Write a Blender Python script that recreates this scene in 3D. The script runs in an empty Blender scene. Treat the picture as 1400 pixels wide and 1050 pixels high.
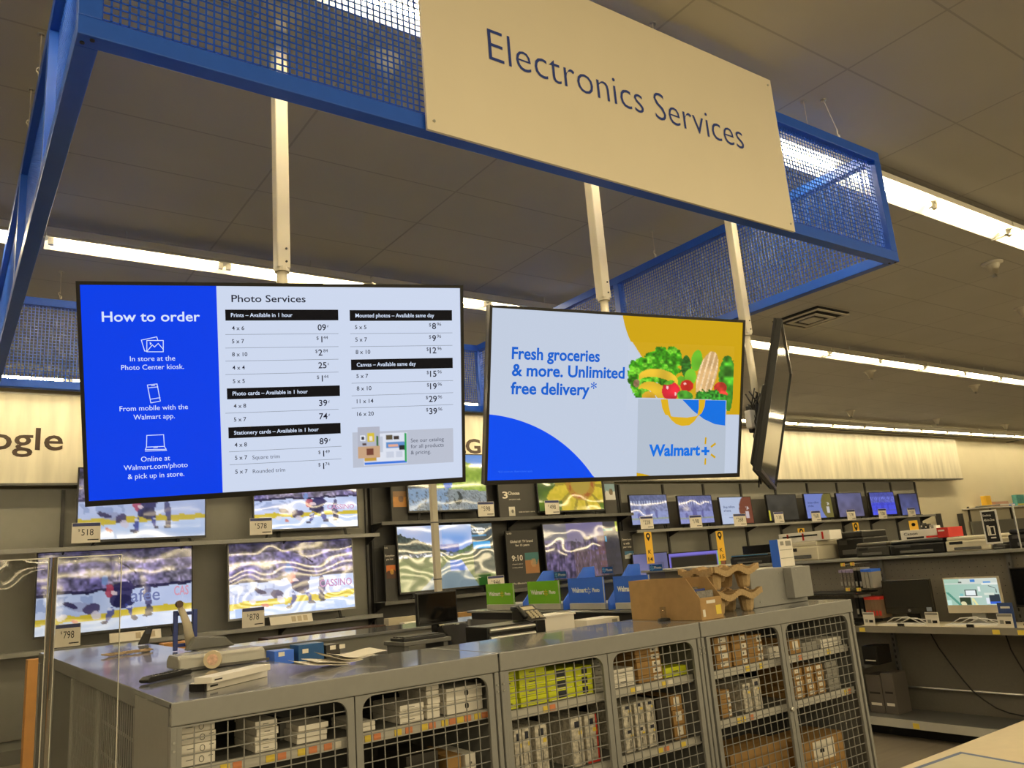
import bpy, math, random
import numpy as np
from mathutils import Matrix, Vector
random.seed(7)
rng = np.random.default_rng(5)
SC = bpy.context.scene
COL = SC.collection

# ------------------------------------------------------------------ camera, world, light, exposure
H = 1.55                                    # eye height in metres
F = 1098.57                                 # focal length in pixels of the 1400 px frame
RM = np.array([[0.8181024982, -0.5698186513, -0.0775564763],
               [0.0646149727, 0.2250918042, -0.9721926689],
               [0.5714308425, 0.7903419414, 0.2209669839]])   # camera axes: right, down, forward
cam_d = bpy.data.cameras.new('camera')
cam = bpy.data.objects.new('camera', cam_d); COL.objects.link(cam)
cam_d.sensor_fit = 'HORIZONTAL'; cam_d.sensor_width = 36.0; cam_d.lens = F / 1400 * 36.0
cam_d.clip_start = 0.05; cam_d.clip_end = 200
m = Matrix.Identity(4)
for i in range(3):
    m[i][0] = RM[0][i]; m[i][1] = -RM[1][i]; m[i][2] = -RM[2][i]
m[2][3] = H
cam.matrix_world = m
SC.camera = cam
world = bpy.data.worlds.new('store_air'); SC.world = world; world.use_nodes = True
world.node_tree.nodes['Background'].inputs[0].default_value = (1.0, 0.80, 0.50, 1)
world.node_tree.nodes['Background'].inputs[1].default_value = 0.02
SC.view_settings.view_transform = 'Standard'; SC.view_settings.look = 'None'
SC.view_settings.gamma = 1.0; SC.view_settings.use_curve_mapping = False
SC.view_settings.exposure = 0.0
SC.cycles.use_denoising = True
SC.cycles.max_bounces = 8; SC.cycles.transparent_max_bounces = 16
LIGHT = (1.0, 0.815, 0.475)
TUBE = 62.0
ROW_W = 470.0
def row_lamp(y, w=ROW_W, tilt=48):                   # the further rows of strip lights, behind the photographer
    d = bpy.data.lights.new('strip_row', 'AREA'); d.shape = 'RECTANGLE'; d.size = 34; d.size_y = 0.055
    d.energy = w; d.color = LIGHT
    o = bpy.data.objects.new('strip_row', d); COL.objects.link(o); o.location = (8, y, 3.93); o.rotation_euler = (math.radians(tilt), 0, 0)
row_lamp(-0.6, 300, 8); row_lamp(-3.9, 300, 15)
for y in (-7.2, -10.5, -14.2, -18.5, -23.5, -29.5, -37.0, -46.0, -56.0): row_lamp(y, 250)

# ------------------------------------------------------------------ helpers
def ray(px, py): return RM.T @ np.array([(px - 700) / F, (py - 525) / F, 1.0])
def atY(px, py, Y): r = ray(px, py); r = r * Y / r[1]; return Vector((r[0], r[1], r[2] + H))
def atX(px, py, X): r = ray(px, py); r = r * X / r[0]; return Vector((r[0], r[1], r[2] + H))
def atZ(px, py, Z): r = ray(px, py); r = r * (Z - H) / r[2]; return Vector((r[0], r[1], r[2] + H))

def lin(c):
    return tuple(((v / 255) / 12.92 if v / 255 <= 0.04045 else ((v / 255 + 0.055) / 1.055) ** 2.4) for v in c)
_mats = {}
def mat(name, rgb, rough=0.5, metal=0.0, var=0.06, scale=8.0, bump=0.0, emit=0.0, spec=0.5, stretch=None, coat=0.0):
    """procedural paint: base colour broken up by noise, optional bump"""
    if name in _mats: return _mats[name]
    mt = bpy.data.materials.new(name); mt.use_nodes = True; nt = mt.node_tree; N = nt.nodes; L = nt.links
    b = N['Principled BSDF']
    c = lin(rgb)
    tc = N.new('ShaderNodeTexCoord'); no = N.new('ShaderNodeTexNoise'); no.inputs['Scale'].default_value = scale
    no.inputs['Detail'].default_value = 3
    src = tc.outputs['Object']
    if stretch:
        mp = N.new('ShaderNodeMapping'); mp.inputs['Scale'].default_value = stretch
        L.new(src, mp.inputs[0]); src = mp.outputs[0]
    L.new(src, no.inputs['Vector'])
    rp = N.new('ShaderNodeValToRGB')
    rp.color_ramp.elements[0].position = 0.3; rp.color_ramp.elements[1].position = 0.7
    rp.color_ramp.elements[0].color = (*[v * (1 - var) for v in c], 1)
    rp.color_ramp.elements[1].color = (*[min(1, v * (1 + var)) for v in c], 1)
    L.new(no.outputs['Fac'], rp.inputs[0])
    L.new(rp.outputs[0], b.inputs['Base Color'])
    b.inputs['Roughness'].default_value = rough; b.inputs['Metallic'].default_value = metal
    b.inputs['Specular IOR Level'].default_value = spec
    b.inputs['Coat Weight'].default_value = coat
    if bump:
        bp = N.new('ShaderNodeBump'); bp.inputs['Strength'].default_value = bump; bp.inputs['Distance'].default_value = 0.01
        L.new(no.outputs['Fac'], bp.inputs['Height']); L.new(bp.outputs[0], b.inputs['Normal'])
    if emit:
        L.new(rp.outputs[0], b.inputs['Emission Color']); b.inputs['Emission Strength'].default_value = emit
    _mats[name] = mt
    return mt
def glow(name, rgb, k=1.0):
    """flat light-giving pixel colour of a screen"""
    if name in _mats: return _mats[name]
    mt = mat(name, rgb, rough=0.25, var=0.0, emit=k)
    b = mt.node_tree.nodes['Principled BSDF']
    for l in list(mt.node_tree.links):
        if l.to_socket == b.inputs['Base Color']: mt.node_tree.links.remove(l)
    b.inputs['Base Color'].default_value = (0.004, 0.004, 0.005, 1); b.inputs['Specular IOR Level'].default_value = 0.15
    return mt
def screen_mat(name, wavy=0.0, k=1.0, rough=0.06):
    if name in _mats: return _mats[name]
    mt = bpy.data.materials.new(name); mt.use_nodes = True; nt = mt.node_tree; N = nt.nodes; L = nt.links
    b = N['Principled BSDF']; b.inputs['Base Color'].default_value = (0.006, 0.006, 0.007, 1)
    b.inputs['Roughness'].default_value = rough; b.inputs['IOR'].default_value = 1.75 if wavy else 1.45
    a = N.new('ShaderNodeAttribute'); a.attribute_name = 'picture'
    L.new(a.outputs['Color'], b.inputs['Emission Color']); b.inputs['Emission Strength'].default_value = k
    if wavy:
        tc = N.new('ShaderNodeTexCoord'); no = N.new('ShaderNodeTexNoise'); no.inputs['Scale'].default_value = 1.7
        no.inputs['Detail'].default_value = 1.0
        bp = N.new('ShaderNodeBump'); bp.inputs['Strength'].default_value = 1.0; bp.inputs['Distance'].default_value = wavy
        oi = N.new('ShaderNodeObjectInfo'); ad = N.new('ShaderNodeVectorMath'); ad.operation = 'ADD'
        L.new(tc.outputs['Object'], ad.inputs[0]); L.new(oi.outputs['Random'], ad.inputs[1])
        L.new(ad.outputs[0], no.inputs['Vector']); L.new(no.outputs['Fac'], bp.inputs['Height'])
        L.new(bp.outputs[0], b.inputs['Normal'])
    _mats[name] = mt
    return mt

class MB:
    def __init__(self): self.v = []; self.f = []
    def add(self, vs, fs):
        o = len(self.v); self.v += [Vector(v) for v in vs]; self.f += [tuple(i + o for i in f) for f in fs]; return self
    def box(self, x0, x1, y0, y1, z0, z1, M=None):
        vs = [Vector((x, y, z)) for z in (z0, z1) for y in (y0, y1) for x in (x0, x1)]
        if M is not None: vs = [M @ v for v in vs]
        return self.add(vs, [(0, 2, 3, 1), (4, 5, 7, 6), (0, 1, 5, 4), (2, 6, 7, 3), (0, 4, 6, 2), (1, 3, 7, 5)])
    def prism(self, poly, a0, a1, axis='y', M=None):
        """extrude a polygon of (p, q) along an axis: y -> (p, a, q); x -> (a, p, q); z -> (p, q, a)"""
        def mk(p, q, a): return Vector((p, a, q) if axis == 'y' else (a, p, q) if axis == 'x' else (p, q, a))
        n = len(poly); vs = [mk(p, q, a0) for p, q in poly] + [mk(p, q, a1) for p, q in poly]
        if M is not None: vs = [M @ v for v in vs]
        fs = [tuple(range(n)), tuple(range(2 * n - 1, n - 1, -1))]
        fs += [(i, i + n, (i + 1) % n + n, (i + 1) % n) for i in range(n)]
        return self.add(vs, fs)
    def quad(self, a, b, c, d): return self.add([a, b, c, d], [(0, 1, 2, 3)])
    def tube(self, pts, r, n=8, cap=True):
        pts = [Vector(p) for p in pts]; rings = []; vs = []; up = Vector((0, 0, 1))
        rr = r if isinstance(r, (list, tuple)) else [r] * len(pts)
        for i, p in enumerate(pts):
            d = (pts[min(i + 1, len(pts) - 1)] - pts[max(i - 1, 0)]).normalized()
            s = d.cross(up)
            if s.length < 1e-3: s = d.cross(Vector((1, 0, 0)))
            s.normalize(); t = d.cross(s)
            for k in range(n):
                a = 2 * math.pi * k / n; vs.append(p + (s * math.cos(a) + t * math.sin(a)) * rr[i])
        fs = []
        for i in range(len(pts) - 1):
            for k in range(n): fs.append((i * n + k, i * n + (k + 1) % n, (i + 1) * n + (k + 1) % n, (i + 1) * n + k))
        if cap: fs += [tuple(range(n - 1, -1, -1)), tuple(range((len(pts) - 1) * n, len(pts) * n))]
        return self.add(vs, fs)
    def lathe(self, prof, c, n=16, M=None):
        """profile (r, z) around a vertical axis through c"""
        vs = []; c = Vector(c)
        for r, z in prof:
            for k in range(n):
                a = 2 * math.pi * k / n; vs.append(Vector((r * math.cos(a), r * math.sin(a), z)))
        vs = [(M @ v if M is not None else v) + c for v in vs]
        fs = [(i * n + k, i * n + (k + 1) % n, (i + 1) * n + (k + 1) % n, (i + 1) * n + k) for i in range(len(prof) - 1) for k in range(n)]
        fs += [tuple(range(n - 1, -1, -1)), tuple(range((len(prof) - 1) * n, len(prof) * n))]
        return self.add(vs, fs)
    def build(self, name, mt, parent=None, bevel=0.0, smooth=False, local=False):
        me = bpy.data.meshes.new(name)
        vs = self.v
        o = bpy.data.objects.new(name, me); COL.objects.link(o)
        if parent is not None:
            o.parent = parent
            if not local:
                inv = WM(parent).inverted(); vs = [inv @ v for v in vs]
        me.from_pydata([tuple(v) for v in vs], [], self.f); me.update()
        if mt is not None: me.materials.append(mt)
        if smooth:
            for p in me.polygons: p.use_smooth = True
        if bevel:
            b = o.modifiers.new('edge', 'BEVEL'); b.width = bevel; b.segments = 2; b.limit_method = 'ANGLE'; b.angle_limit = math.radians(40)
        return o
def WM(o):
    M = Matrix.LocRotScale(o.location, o.rotation_euler, o.scale)
    return WM(o.parent) @ M if o.parent else M

def tag(o, label, cat, group=None, kind=None):
    if label: o['label'] = label
    if cat: o['category'] = cat
    if group: o['group'] = group
    if kind: o['kind'] = kind
    return o
def thing(name, label, cat, loc=(0, 0, 0), rot=(0, 0, 0), group=None):
    o = bpy.data.objects.new(name, None); COL.objects.link(o); o.empty_display_size = 0.1
    o.location = loc; o.rotation_euler = rot
    return tag(o, label, cat, group)
def struct(o): o['kind'] = 'structure'; return o

_txt = {}
def text_mesh(body, bold=0.0, align='LEFT'):
    """vertices and faces of a line of lettering, in font units"""
    key = (body, bold, align)
    if key not in _txt:
        cu = bpy.data.curves.new('lettering', 'FONT'); cu.body = body; cu.size = 1.0; cu.offset = bold; cu.align_x = align
        cu.resolution_u = 3
        ob = bpy.data.objects.new('lettering_source', cu)
        me = bpy.data.meshes.new_from_object(ob)
        vs = np.array([v.co[:] for v in me.vertices]) if len(me.vertices) else np.zeros((0, 3))
        fs = [tuple(p.vertices) for p in me.polygons]
        bpy.data.objects.remove(ob); bpy.data.curves.remove(cu); bpy.data.meshes.remove(me)
        _txt[key] = (vs, fs)
    return _txt[key]
def put_text(mb, body, O, U, V, w=None, h=None, cap=None, bold=0.0, align='LEFT', base=False):
    """add lettering to mb. O: left-bottom of the box (or baseline origin when base), U, V: unit vectors along and up.
    w, h fit the bounds; cap gives the cap height instead."""
    vs, fs = text_mesh(body, bold, align)
    if not len(vs): return mb
    U = Vector(U); V = Vector(V); O = Vector(O)
    lo = vs.min(0); hi = vs.max(0)
    if cap is not None:
        s = cap / 0.73; sx = sy = s
        if w is not None: sx = w / (hi[0] - lo[0])
        x0 = lo[0] if align == 'LEFT' else 0.0; y0 = 0.0
        if align == 'RIGHT': x0 = hi[0]
        if align == 'CENTER': x0 = (lo[0] + hi[0]) / 2
    else:
        sx = w / (hi[0] - lo[0]); sy = h / (hi[1] - lo[1]) if h else sx; x0 = lo[0]; y0 = lo[1]
    return mb.add([O + U * float((v[0] - x0) * sx) + V * float((v[1] - y0) * sy) for v in vs], fs)

def vnoise(x, y, sx, sy, seed):
    r = np.random.default_rng(seed); g = r.random((int(sy) + 3, int(sx) + 3))
    X = np.clip(x, 0, 1) * sx; Y = np.clip(y, 0, 1) * sy; i = X.astype(int); j = Y.astype(int); a = X - i; b = Y - j
    a = a * a * (3 - 2 * a); b = b * b * (3 - 2 * b)
    return (g[j, i] * (1 - a) + g[j, i + 1] * a) * (1 - b) + (g[j + 1, i] * (1 - a) + g[j + 1, i + 1] * a) * b
def grid_screen(name, mt, parent, P00, U, V, w, h, nu, nv, fn):
    """a picture made of nu x nv coloured cells on the plane P00 + U*x + V*y (y down from the top-left corner)"""
    u, v = np.meshgrid(np.linspace(0, 1, nu + 1), np.linspace(0, 1, nv + 1))
    rgb = np.clip(fn(u, v), 0, 255) / 255.0
    rgb = np.where(rgb <= 0.04045, rgb / 12.92, ((rgb + 0.055) / 1.055) ** 2.4)
    vs = [P00 + U * float(a * w) + V * float(b * h) for a, b in zip(u.ravel(), v.ravel())]
    n = nu + 1
    fs = [(j * n + i, (j + 1) * n + i, (j + 1) * n + i + 1, j * n + i + 1) for j in range(nv) for i in range(nu)]
    b = MB(); b.add(vs, fs); o = b.build(name, mt, parent)
    ca = o.data.color_attributes.new('picture', 'FLOAT_COLOR', 'POINT')
    ca.data.foreach_set('color', np.concatenate([rgb.reshape(-1, 3), np.ones((rgb.shape[0] * rgb.shape[1], 1))], 1).astype(np.float32).ravel())
    return o

ORD = ['', 'first', 'second', 'third', 'fourth', 'fifth', 'sixth', 'seventh', 'eighth', 'ninth', 'tenth', 'eleventh', 'twelfth', 'thirteenth', 'fourteenth', 'fifteenth', 'sixteenth']

# ------------------------------------------------------------------ materials
GREY = mat('grey_painted_steel', (143, 143, 141), rough=0.38, var=0.03, scale=30, bump=0.02)
GREYTOP = mat('grey_glossy_steel_top', (128, 129, 130), rough=0.13, var=0.04, scale=14, coat=0.3)
DARKG = mat('dark_grey_steel', (92, 92, 90), rough=0.45, var=0.04)
PANEL = mat('grey_back_panel', (130, 129, 123), rough=0.6, var=0.03)
CHAR = mat('charcoal_panel', (62, 61, 60), rough=0.55, var=0.04)
BLUE = mat('blue_painted_steel', (34, 92, 208), rough=0.36, var=0.03, scale=20)
WHITE = mat('white_enamel', (228, 226, 222), rough=0.4, var=0.02)
CREAM = mat('white_sign_board', (236, 226, 204), rough=0.55, var=0.015, scale=3)
NAVY = mat('sign_lettering_blue', (40, 66, 150), rough=0.5, var=0.0)
BLACK = mat('black_plastic', (22, 22, 23), rough=0.32, var=0.05)
BLACKM = mat('black_matt', (28, 28, 29), rough=0.6, var=0.05)
STEEL = mat('galvanised_wire', (200, 200, 195), rough=0.3, metal=0.8, var=0.05)
PAPER = mat('white_paper', (232, 226, 214), rough=0.6, var=0.02)
CARD = mat('brown_cardboard', (176, 142, 94), rough=0.75, var=0.07, scale=20, bump=0.05)
PULP = mat('brown_moulded_pulp', (178, 152, 112), rough=0.9, var=0.1, scale=60, bump=0.3)
INK = mat('black_print', (18, 18, 20), rough=0.6, var=0.0)
YTAG = mat('yellow_price_label', (232, 206, 80), rough=0.6, var=0.05)
OTAG = mat('orange_price_label', (220, 140, 96), rough=0.6, var=0.05)
CLEARTAG = mat('clear_label_strip', (190, 188, 182), rough=0.25, var=0.04)
YBOX = mat('yellow_green_carton', (214, 222, 40), rough=0.5, var=0.04)
WBOX = mat('white_carton', (238, 233, 224), rough=0.5, var=0.03)
SOFTINK = mat('soft_grey_print', (92, 90, 88), rough=0.6, var=0.0)
WPRT = mat('busy_printed_white_carton', (196, 190, 178), rough=0.5, var=0.4, scale=70)
GBOX = mat('grey_carton', (150, 148, 142), rough=0.55, var=0.05)
BBOX = mat('kraft_carton', (165, 128, 76), rough=0.7, var=0.07)
DBOX = mat('dark_carton', (46, 42, 38), rough=0.5, var=0.08)
ORANGE = mat('orange_carton', (206, 148, 78), rough=0.55, var=0.05)
RED = mat('red_print', (196, 44, 36), rough=0.5, var=0.03)
KYEL = mat('amber_flag_card', (246, 196, 66), rough=0.5, var=0.02)
GREEN = mat('green_card', (120, 190, 30), rough=0.35, var=0.02)
CBLUE = mat('blue_card', (52, 108, 228), rough=0.35, var=0.02)
DBLUE = mat('deep_blue_print', (16, 80, 140), rough=0.35, var=0.02)
BEIGE = mat('beige_plastic', (196, 186, 162), rough=0.45, var=0.03)
WOODISH = mat('wavy_white_header', (222, 216, 198), rough=0.6, var=0.17, scale=2.2, stretch=(2.6, 1, 0.35), bump=0.03)
def clear(name, tint=(1, 1, 1), rough=0.02):
    mt = bpy.data.materials.new(name); mt.use_nodes = True; nt = mt.node_tree; N = nt.nodes; L = nt.links
    b = N['Principled BSDF']; b.inputs['Base Color'].default_value = (*tint, 1); b.inputs['Roughness'].default_value = rough
    b.inputs['Transmission Weight'].default_value = 1.0; b.inputs['IOR'].default_value = 1.45
    tr = N.new('ShaderNodeBsdfTransparent'); tr.inputs[0].default_value = (*tint, 1)
    gl = N.new('ShaderNodeBsdfGlossy'); gl.inputs['Roughness'].default_value = rough
    fr = N.new('ShaderNodeFresnel'); fr.inputs[0].default_value = 1.45
    no = N.new('ShaderNodeTexNoise'); no.inputs['Scale'].default_value = 2.0
    bp = N.new('ShaderNodeBump'); bp.inputs['Distance'].default_value = 0.012
    L.new(no.outputs['Fac'], bp.inputs['Height']); L.new(bp.outputs[0], gl.inputs['Normal']); L.new(bp.outputs[0], fr.inputs['Normal'])
    gm = N.new('ShaderNodeNewGeometry'); iv = N.new('ShaderNodeMath'); iv.operation = 'SUBTRACT'; iv.inputs[0].default_value = 1.0; L.new(gm.outputs['Backfacing'], iv.inputs[1])
    mu = N.new('ShaderNodeMath'); mu.operation = 'MULTIPLY'; L.new(fr.outputs[0], mu.inputs[0]); L.new(iv.outputs[0], mu.inputs[1])
    mx = N.new('ShaderNodeMixShader'); L.new(mu.outputs[0], mx.inputs[0]); L.new(tr.outputs[0], mx.inputs[1]); L.new(gl.outputs[0], mx.inputs[2])
    L.new(mx.outputs[0], N['Material Output'].inputs[0])
    return mt
EDGEGLEAM = mat('acrylic_edge_gleam', (206, 206, 200), rough=0.15, var=0.03)  # opaque pale tone, paints in the gleam of the clear sheet edges
ACRYL = clear('clear_acrylic', (0.93, 0.93, 0.91))

# ------------------------------------------------------------------ the setting
CEIL = 4.15
def ceiling_mat():
    mt = bpy.data.materials.new('ceiling_tile'); mt.use_nodes = True; nt = mt.node_tree; N = nt.nodes; L = nt.links
    b = N['Principled BSDF']; b.inputs['Roughness'].default_value = 0.85
    geo = N.new('ShaderNodeNewGeometry'); sp = N.new('ShaderNodeSeparateXYZ'); L.new(geo.outputs['Position'], sp.inputs[0])
    def mth(op, a, b2):
        n = N.new('ShaderNodeMath'); n.operation = op
        for k, q in enumerate((a, b2)):
            if q is None: continue
            if isinstance(q, (int, float)): n.inputs[k].default_value = q
            else: L.new(q, n.inputs[k])
        return n.outputs[0]
    def line(sock, off, pitch, wd):
        a = mth('SUBTRACT', sock, off); a = mth('DIVIDE', a, pitch); a = mth('FRACT', a, None); a = mth('SUBTRACT', a, 0.5); a = mth('ABSOLUTE', a, None)
        return mth('GREATER_THAN', a, 0.5 - wd / pitch / 2)
    g = mth('MAXIMUM', line(sp.outputs[0], 4.053, 1.227, 0.014), line(sp.outputs[1], 2.12, 0.57, 0.012))
    no = N.new('ShaderNodeTexNoise'); no.inputs['Scale'].default_value = 1.3; L.new(geo.outputs['Position'], no.inputs['Vector'])
    rp = N.new('ShaderNodeValToRGB'); rp.color_ramp.elements[0].color = (0.52, 0.51, 0.47, 1); rp.color_ramp.elements[1].color = (0.61, 0.60, 0.56, 1)
    L.new(no.outputs['Fac'], rp.inputs[0])
    mx = N.new('ShaderNodeMixRGB'); L.new(g, mx.inputs[0]); L.new(rp.outputs[0], mx.inputs[1]); mx.inputs[2].default_value = (0.42, 0.41, 0.39, 1)
    L.new(mx.outputs[0], b.inputs['Base Color'])
    bp = N.new('ShaderNodeBump'); bp.inputs['Distance'].default_value = 0.006; bp.invert = True
    L.new(g, bp.inputs['Height']); L.new(bp.outputs[0], b.inputs['Normal'])
    return mt
FLOORM = mat('grey_plank_floor', (132, 124, 112), rough=0.3, var=0.16, scale=1.6, stretch=(1, 9, 1))
WALLM = mat('cream_wall_paint', (214, 206, 182), rough=0.8, var=0.02, scale=2)
struct(MB().box(-16, 34, -62, 11.2, -0.1, 0.0).build('floor', FLOORM))
struct(MB().box(-16, 34, -62, 11.2, CEIL, CEIL + 0.1).build('ceiling', ceiling_mat()))
struct(MB().box(-16, 34, 10.95, 11.2, 0.0, CEIL).build('wall_back', WALLM))
struct(MB().box(-16.2, -16, -62, 11.2, 0, CEIL).build('wall_left', WALLM))
struct(MB().box(34, 34.2, -62, 11.2, 0, CEIL).build('wall_right', WALLM))
struct(MB().box(-16, 34, -62.2, -62, 0, CEIL).build('wall_front', WALLM))

# ------------------------------------------------------------------ strip lights
TUBEM = bpy.data.materials.new('fluorescent_tube'); TUBEM.use_nodes = True
_b = TUBEM.node_tree.nodes['Principled BSDF']; _b.inputs['Base Color'].default_value = (0.9, 0.9, 0.85, 1)
_b.inputs['Emission Color'].default_value = (*LIGHT, 1); _b.inputs['Emission Strength'].default_value = TUBE
HOUSE = mat('strip_light_white_body', (232, 228, 216), rough=0.35, var=0.02)
TZ = 3.985
def strip_light(x0, x1, y, row, k):
    t = thing('strip_light', f'white fluorescent strip light, {ORD[k]} from the left end of the {row} row', 'ceiling light', ((x0 + x1) / 2, y, TZ), group='fluorescent strip lights')
    g = 0.012
    b = MB(); b.prism([(-0.06, 0.035), (-0.12, -0.005), (-0.115, -0.012), (-0.055, 0.025), (0.055, 0.025), (0.115, -0.012), (0.12, -0.005), (0.06, 0.035), (0.06, 0.085), (-0.06, 0.085)], -(x1 - x0) / 2 + g, (x1 - x0) / 2 - g, 'x')
    b.build('housing', HOUSE, t, local=True)
    n = 2; L_ = (x1 - x0 - 2 * g) / n
    for i in range(n):
        a = -(x1 - x0) / 2 + g + i * L_
        MB().tube([(a + 0.05, 0, 0), (a + L_ - 0.05, 0, 0)], 0.017, 8).build('fluorescent_tube', TUBEM, t, local=True)
        for q in (a + 0.015, a + L_ - 0.05): MB().box(q, q + 0.035, -0.015, 0.015, -0.02, 0.024).build('lamp_holder', WHITE, t, local=True)
    MB().box((x1 - x0) / 2 - 0.02, (x1 - x0) / 2 + 0.0, -0.12, 0.12, -0.024, -0.014).build('joint_strap', STEEL, t, local=True)
    for a in (-0.7, 0.7): MB().tube([(a, 0, 0.085), (a, 0, CEIL - TZ)], 0.004, 6).build('hanger_rod', STEEL, t, local=True)
row1 = [(-4.92 + 2.44 * i, -2.48 + 2.44 * i) for i in range(8)]
row2 = [(-4.42 + 2.44 * i, -1.98 + 2.44 * i) for i in range(5)] + [(7.78, 9.6)] + [(9.6 + 2.44 * i, 12.04 + 2.44 * i) for i in range(3)]
row3 = [(-2.58 + 2.44 * i, -0.14 + 2.44 * i) for i in range(13)]
for nm, Y, rr in (('nearest', 2.72, row1), ('middle', 6.0, row2), ('farthest', 10.03, row3)):
    for k, (a, b_) in enumerate(rr): strip_light(a, b_, Y, nm, k + 1)

# ------------------------------------------------------------------ sprinklers, vent
SPR = mat('off_white_metal', (214, 208, 192), rough=0.4, var=0.02)
spots = [((524, 100), 'seen through the blue mesh'), ((1358, 368), 'above the right end of the island, largest of the ceiling sprinklers'), ((1190, 513), 'right of the hanging screen seen edge-on'),
         ((1163, 566), 'in front of the wavy header, left one'), ((1281, 577), 'in front of the wavy header, middle one'), ((1375, 584), 'in front of the bare cream wall'), ((1333, 532), 'beyond the middle row of lights at the right'), ((1400, 428), 'at the right edge below the nearest lights')]
for (px, py), d in spots:
    p = atZ(px, py, CEIL - 0.07)
    t = thing('sprinkler_head', 'white ceiling sprinkler ' + d, 'sprinkler', (p.x, p.y, CEIL), group='ceiling sprinklers')
    MB().lathe([(0.03, -0.03), (0.1, -0.012), (0.1, 0.0)], (0, 0, 0), 14).build('escutcheon', SPR, t, smooth=True, local=True)
    MB().lathe([(0.036, -0.12), (0.045, -0.08), (0.066, -0.035), (0.066, -0.012)], (0, 0, 0), 12).build('body', SPR, t, smooth=True, local=True)
    MB().lathe([(0.02, -0.16), (0.024, -0.15), (0.014, -0.12)], (0, 0, 0), 10).build('deflector', STEEL, t, local=True)
p = atZ(1108, 433, CEIL)
t = thing('air_vent', 'square white ceiling air diffuser with black gaps above the edge-on screen', 'air vent', (p.x, p.y, CEIL))
b = MB(); b.box(-0.31, 0.31, -0.31, 0.31, -0.012, -0.0)
b.build('back_plate', BLACKM, t, local=True)
for r0, r1, z in ((0.31, 0.27, -0.03), (0.2, 0.15, -0.04)):
    b = MB()
    b.box(-r0, r0, -r0, -r1, z - 0.01, z); b.box(-r0, r0, r1, r0, z - 0.01, z); b.box(-r0, -r1, -r1, r1, z - 0.01, z); b.box(r1, r0, -r1, r1, z - 0.01, z)
    b.build('louvre_ring', SPR, t, local=True)
MB().box(-0.1, 0.1, -0.1, 0.1, -0.05, -0.04).build('centre_plate', SPR, t, local=True)

# ------------------------------------------------------------------ the blue hanging frame
UU = 1.62
FX0, FX1, FY0, FY1, FZ0, FZ1 = 0.146 * UU, 2.885 * UU, 1.452 * UU, 4.34 * UU, H + 1.0 * UU, H + 1.45 * UU
T = 0.064
fr = thing('hanging_canopy', 'large blue steel frame with mesh sides hanging over the island', 'hanging canopy', ((FX0 + FX1) / 2, (FY0 + FY1) / 2, FZ0))
def rails(name, x0, x1, y0, y1, posts):
    b = MB()
    for z0, z1 in ((FZ0, FZ0 + T), (FZ1 - T, FZ1)): b.box(x0, x1, y0, y1, z0, z1)
    for a in posts:
        if x1 - x0 > y1 - y0: b.box(a, a + T, y0, y1, FZ0 + T, FZ1 - T)
        else: b.box(x0, x1, a, a + T, FZ0 + T, FZ1 - T)
    return b.build(name, BLUE, fr, bevel=0.003)
rails('front_rails', FX0, FX1, FY0, FY0 + T, [FX0, 1.5, 3.4, FX1 - T])
rails('back_rails', FX0, FX1, FY1 - T, FY1, [FX0, 1.6, 3.1, FX1 - T])
rails('left_rails', FX0, FX0 + T, FY0 + T, FY1 - T, [3.35, 4.72])
rails('right_rails', FX1 - T, FX1, FY0 + T, FY1 - T, [4.72])
def meshpanel(p0, p1, axis, at, name):
    b = MB(); z0, z1 = FZ0 + T, FZ1 - T; s = 0.0254; d = 0.0015
    n = int((p1 - p0) / s)
    for i in range(n + 1):
        a = p0 + i * s
        if axis == 'x': b.box(a, a + 0.0065, at - d, at + d, z0, z1)
        else: b.box(at - d, at + d, a, a + 0.0065, z0, z1)
    k = int((z1 - z0) / s)
    for i in range(k + 1):
        z = z0 + i * s
        if axis == 'x': b.box(p0, p1, at - d, at + d, z, z + 0.005)
        else: b.box(at - d, at + d, p0, p1, z, z + 0.005)
    b.build(name, BLUE, fr)
meshpanel(FX0 + T, FX1 - T, 'x', FY0 + T * 0.55, 'front_mesh')
meshpanel(FX0 + T, FX1 - T, 'x', FY1 - T * 0.55, 'back_mesh')
meshpanel(FY0 + T, FY1 - T, 'y', FX0 + T * 0.55, 'left_mesh')
meshpanel(FY0 + T, FY1 - T, 'y', FX1 - T * 0.55, 'right_mesh')
b = MB()
for x in (FX0 + 0.03, FX1 - 0.03):
    for dx in (-0.012, 0.012): b.lathe([(0.007, -0.004), (0.007, 0.001)], (x + dx, FY0 + 0.03 - dx, FZ0), 8)
b.build('bolt', BLACKM, fr)
WIREM = mat('pale_steel_wire', (222, 214, 196), rough=0.4, var=0.03)
# wires it hangs from
def wire(px, py, Y=None, X=None, label='', top=None, rail=False):
    p = atY(px, py, Y) if Y else atX(px, py, X)
    if rail: p = atZ(px, py, FZ1); p.x = X
    z = FZ1 if Y or X else p.z
    q = Vector((p.x + (top or 0), p.y, CEIL))
    t = thing('hanger_wire', label, 'wire', (p.x, p.y, FZ1), group='steel hanger wires')
    MB().tube([(0, 0, 0.06), (q.x - p.x, 0, CEIL - FZ1)], 0.0026, 6).build('cable', WIREM, t, local=True)
    hk = [(0.012 * math.sin(a), 0, 0.03 + 0.015 * math.cos(a) + (0.03 if a > math.pi else 0)) for a in [i * 0.5 for i in range(13)]]
    MB().tube(hk, 0.003, 6).build('hook', WIREM, t, local=True)
    MB().lathe([(0.01, 0.0), (0.018, -0.008), (0.018, 0)], (q.x - p.x, 0, CEIL - FZ1), 10).build('ceiling_eye', STEEL, t, local=True)
wire(1146, 182, Y=FY0 + 0.03, label='steel wire with S hook near the right front corner of the blue frame', top=-0.1)
wire(1104, 170, Y=FY0 + 0.1, label='thin steel wire just right of the big white sign')
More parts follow.
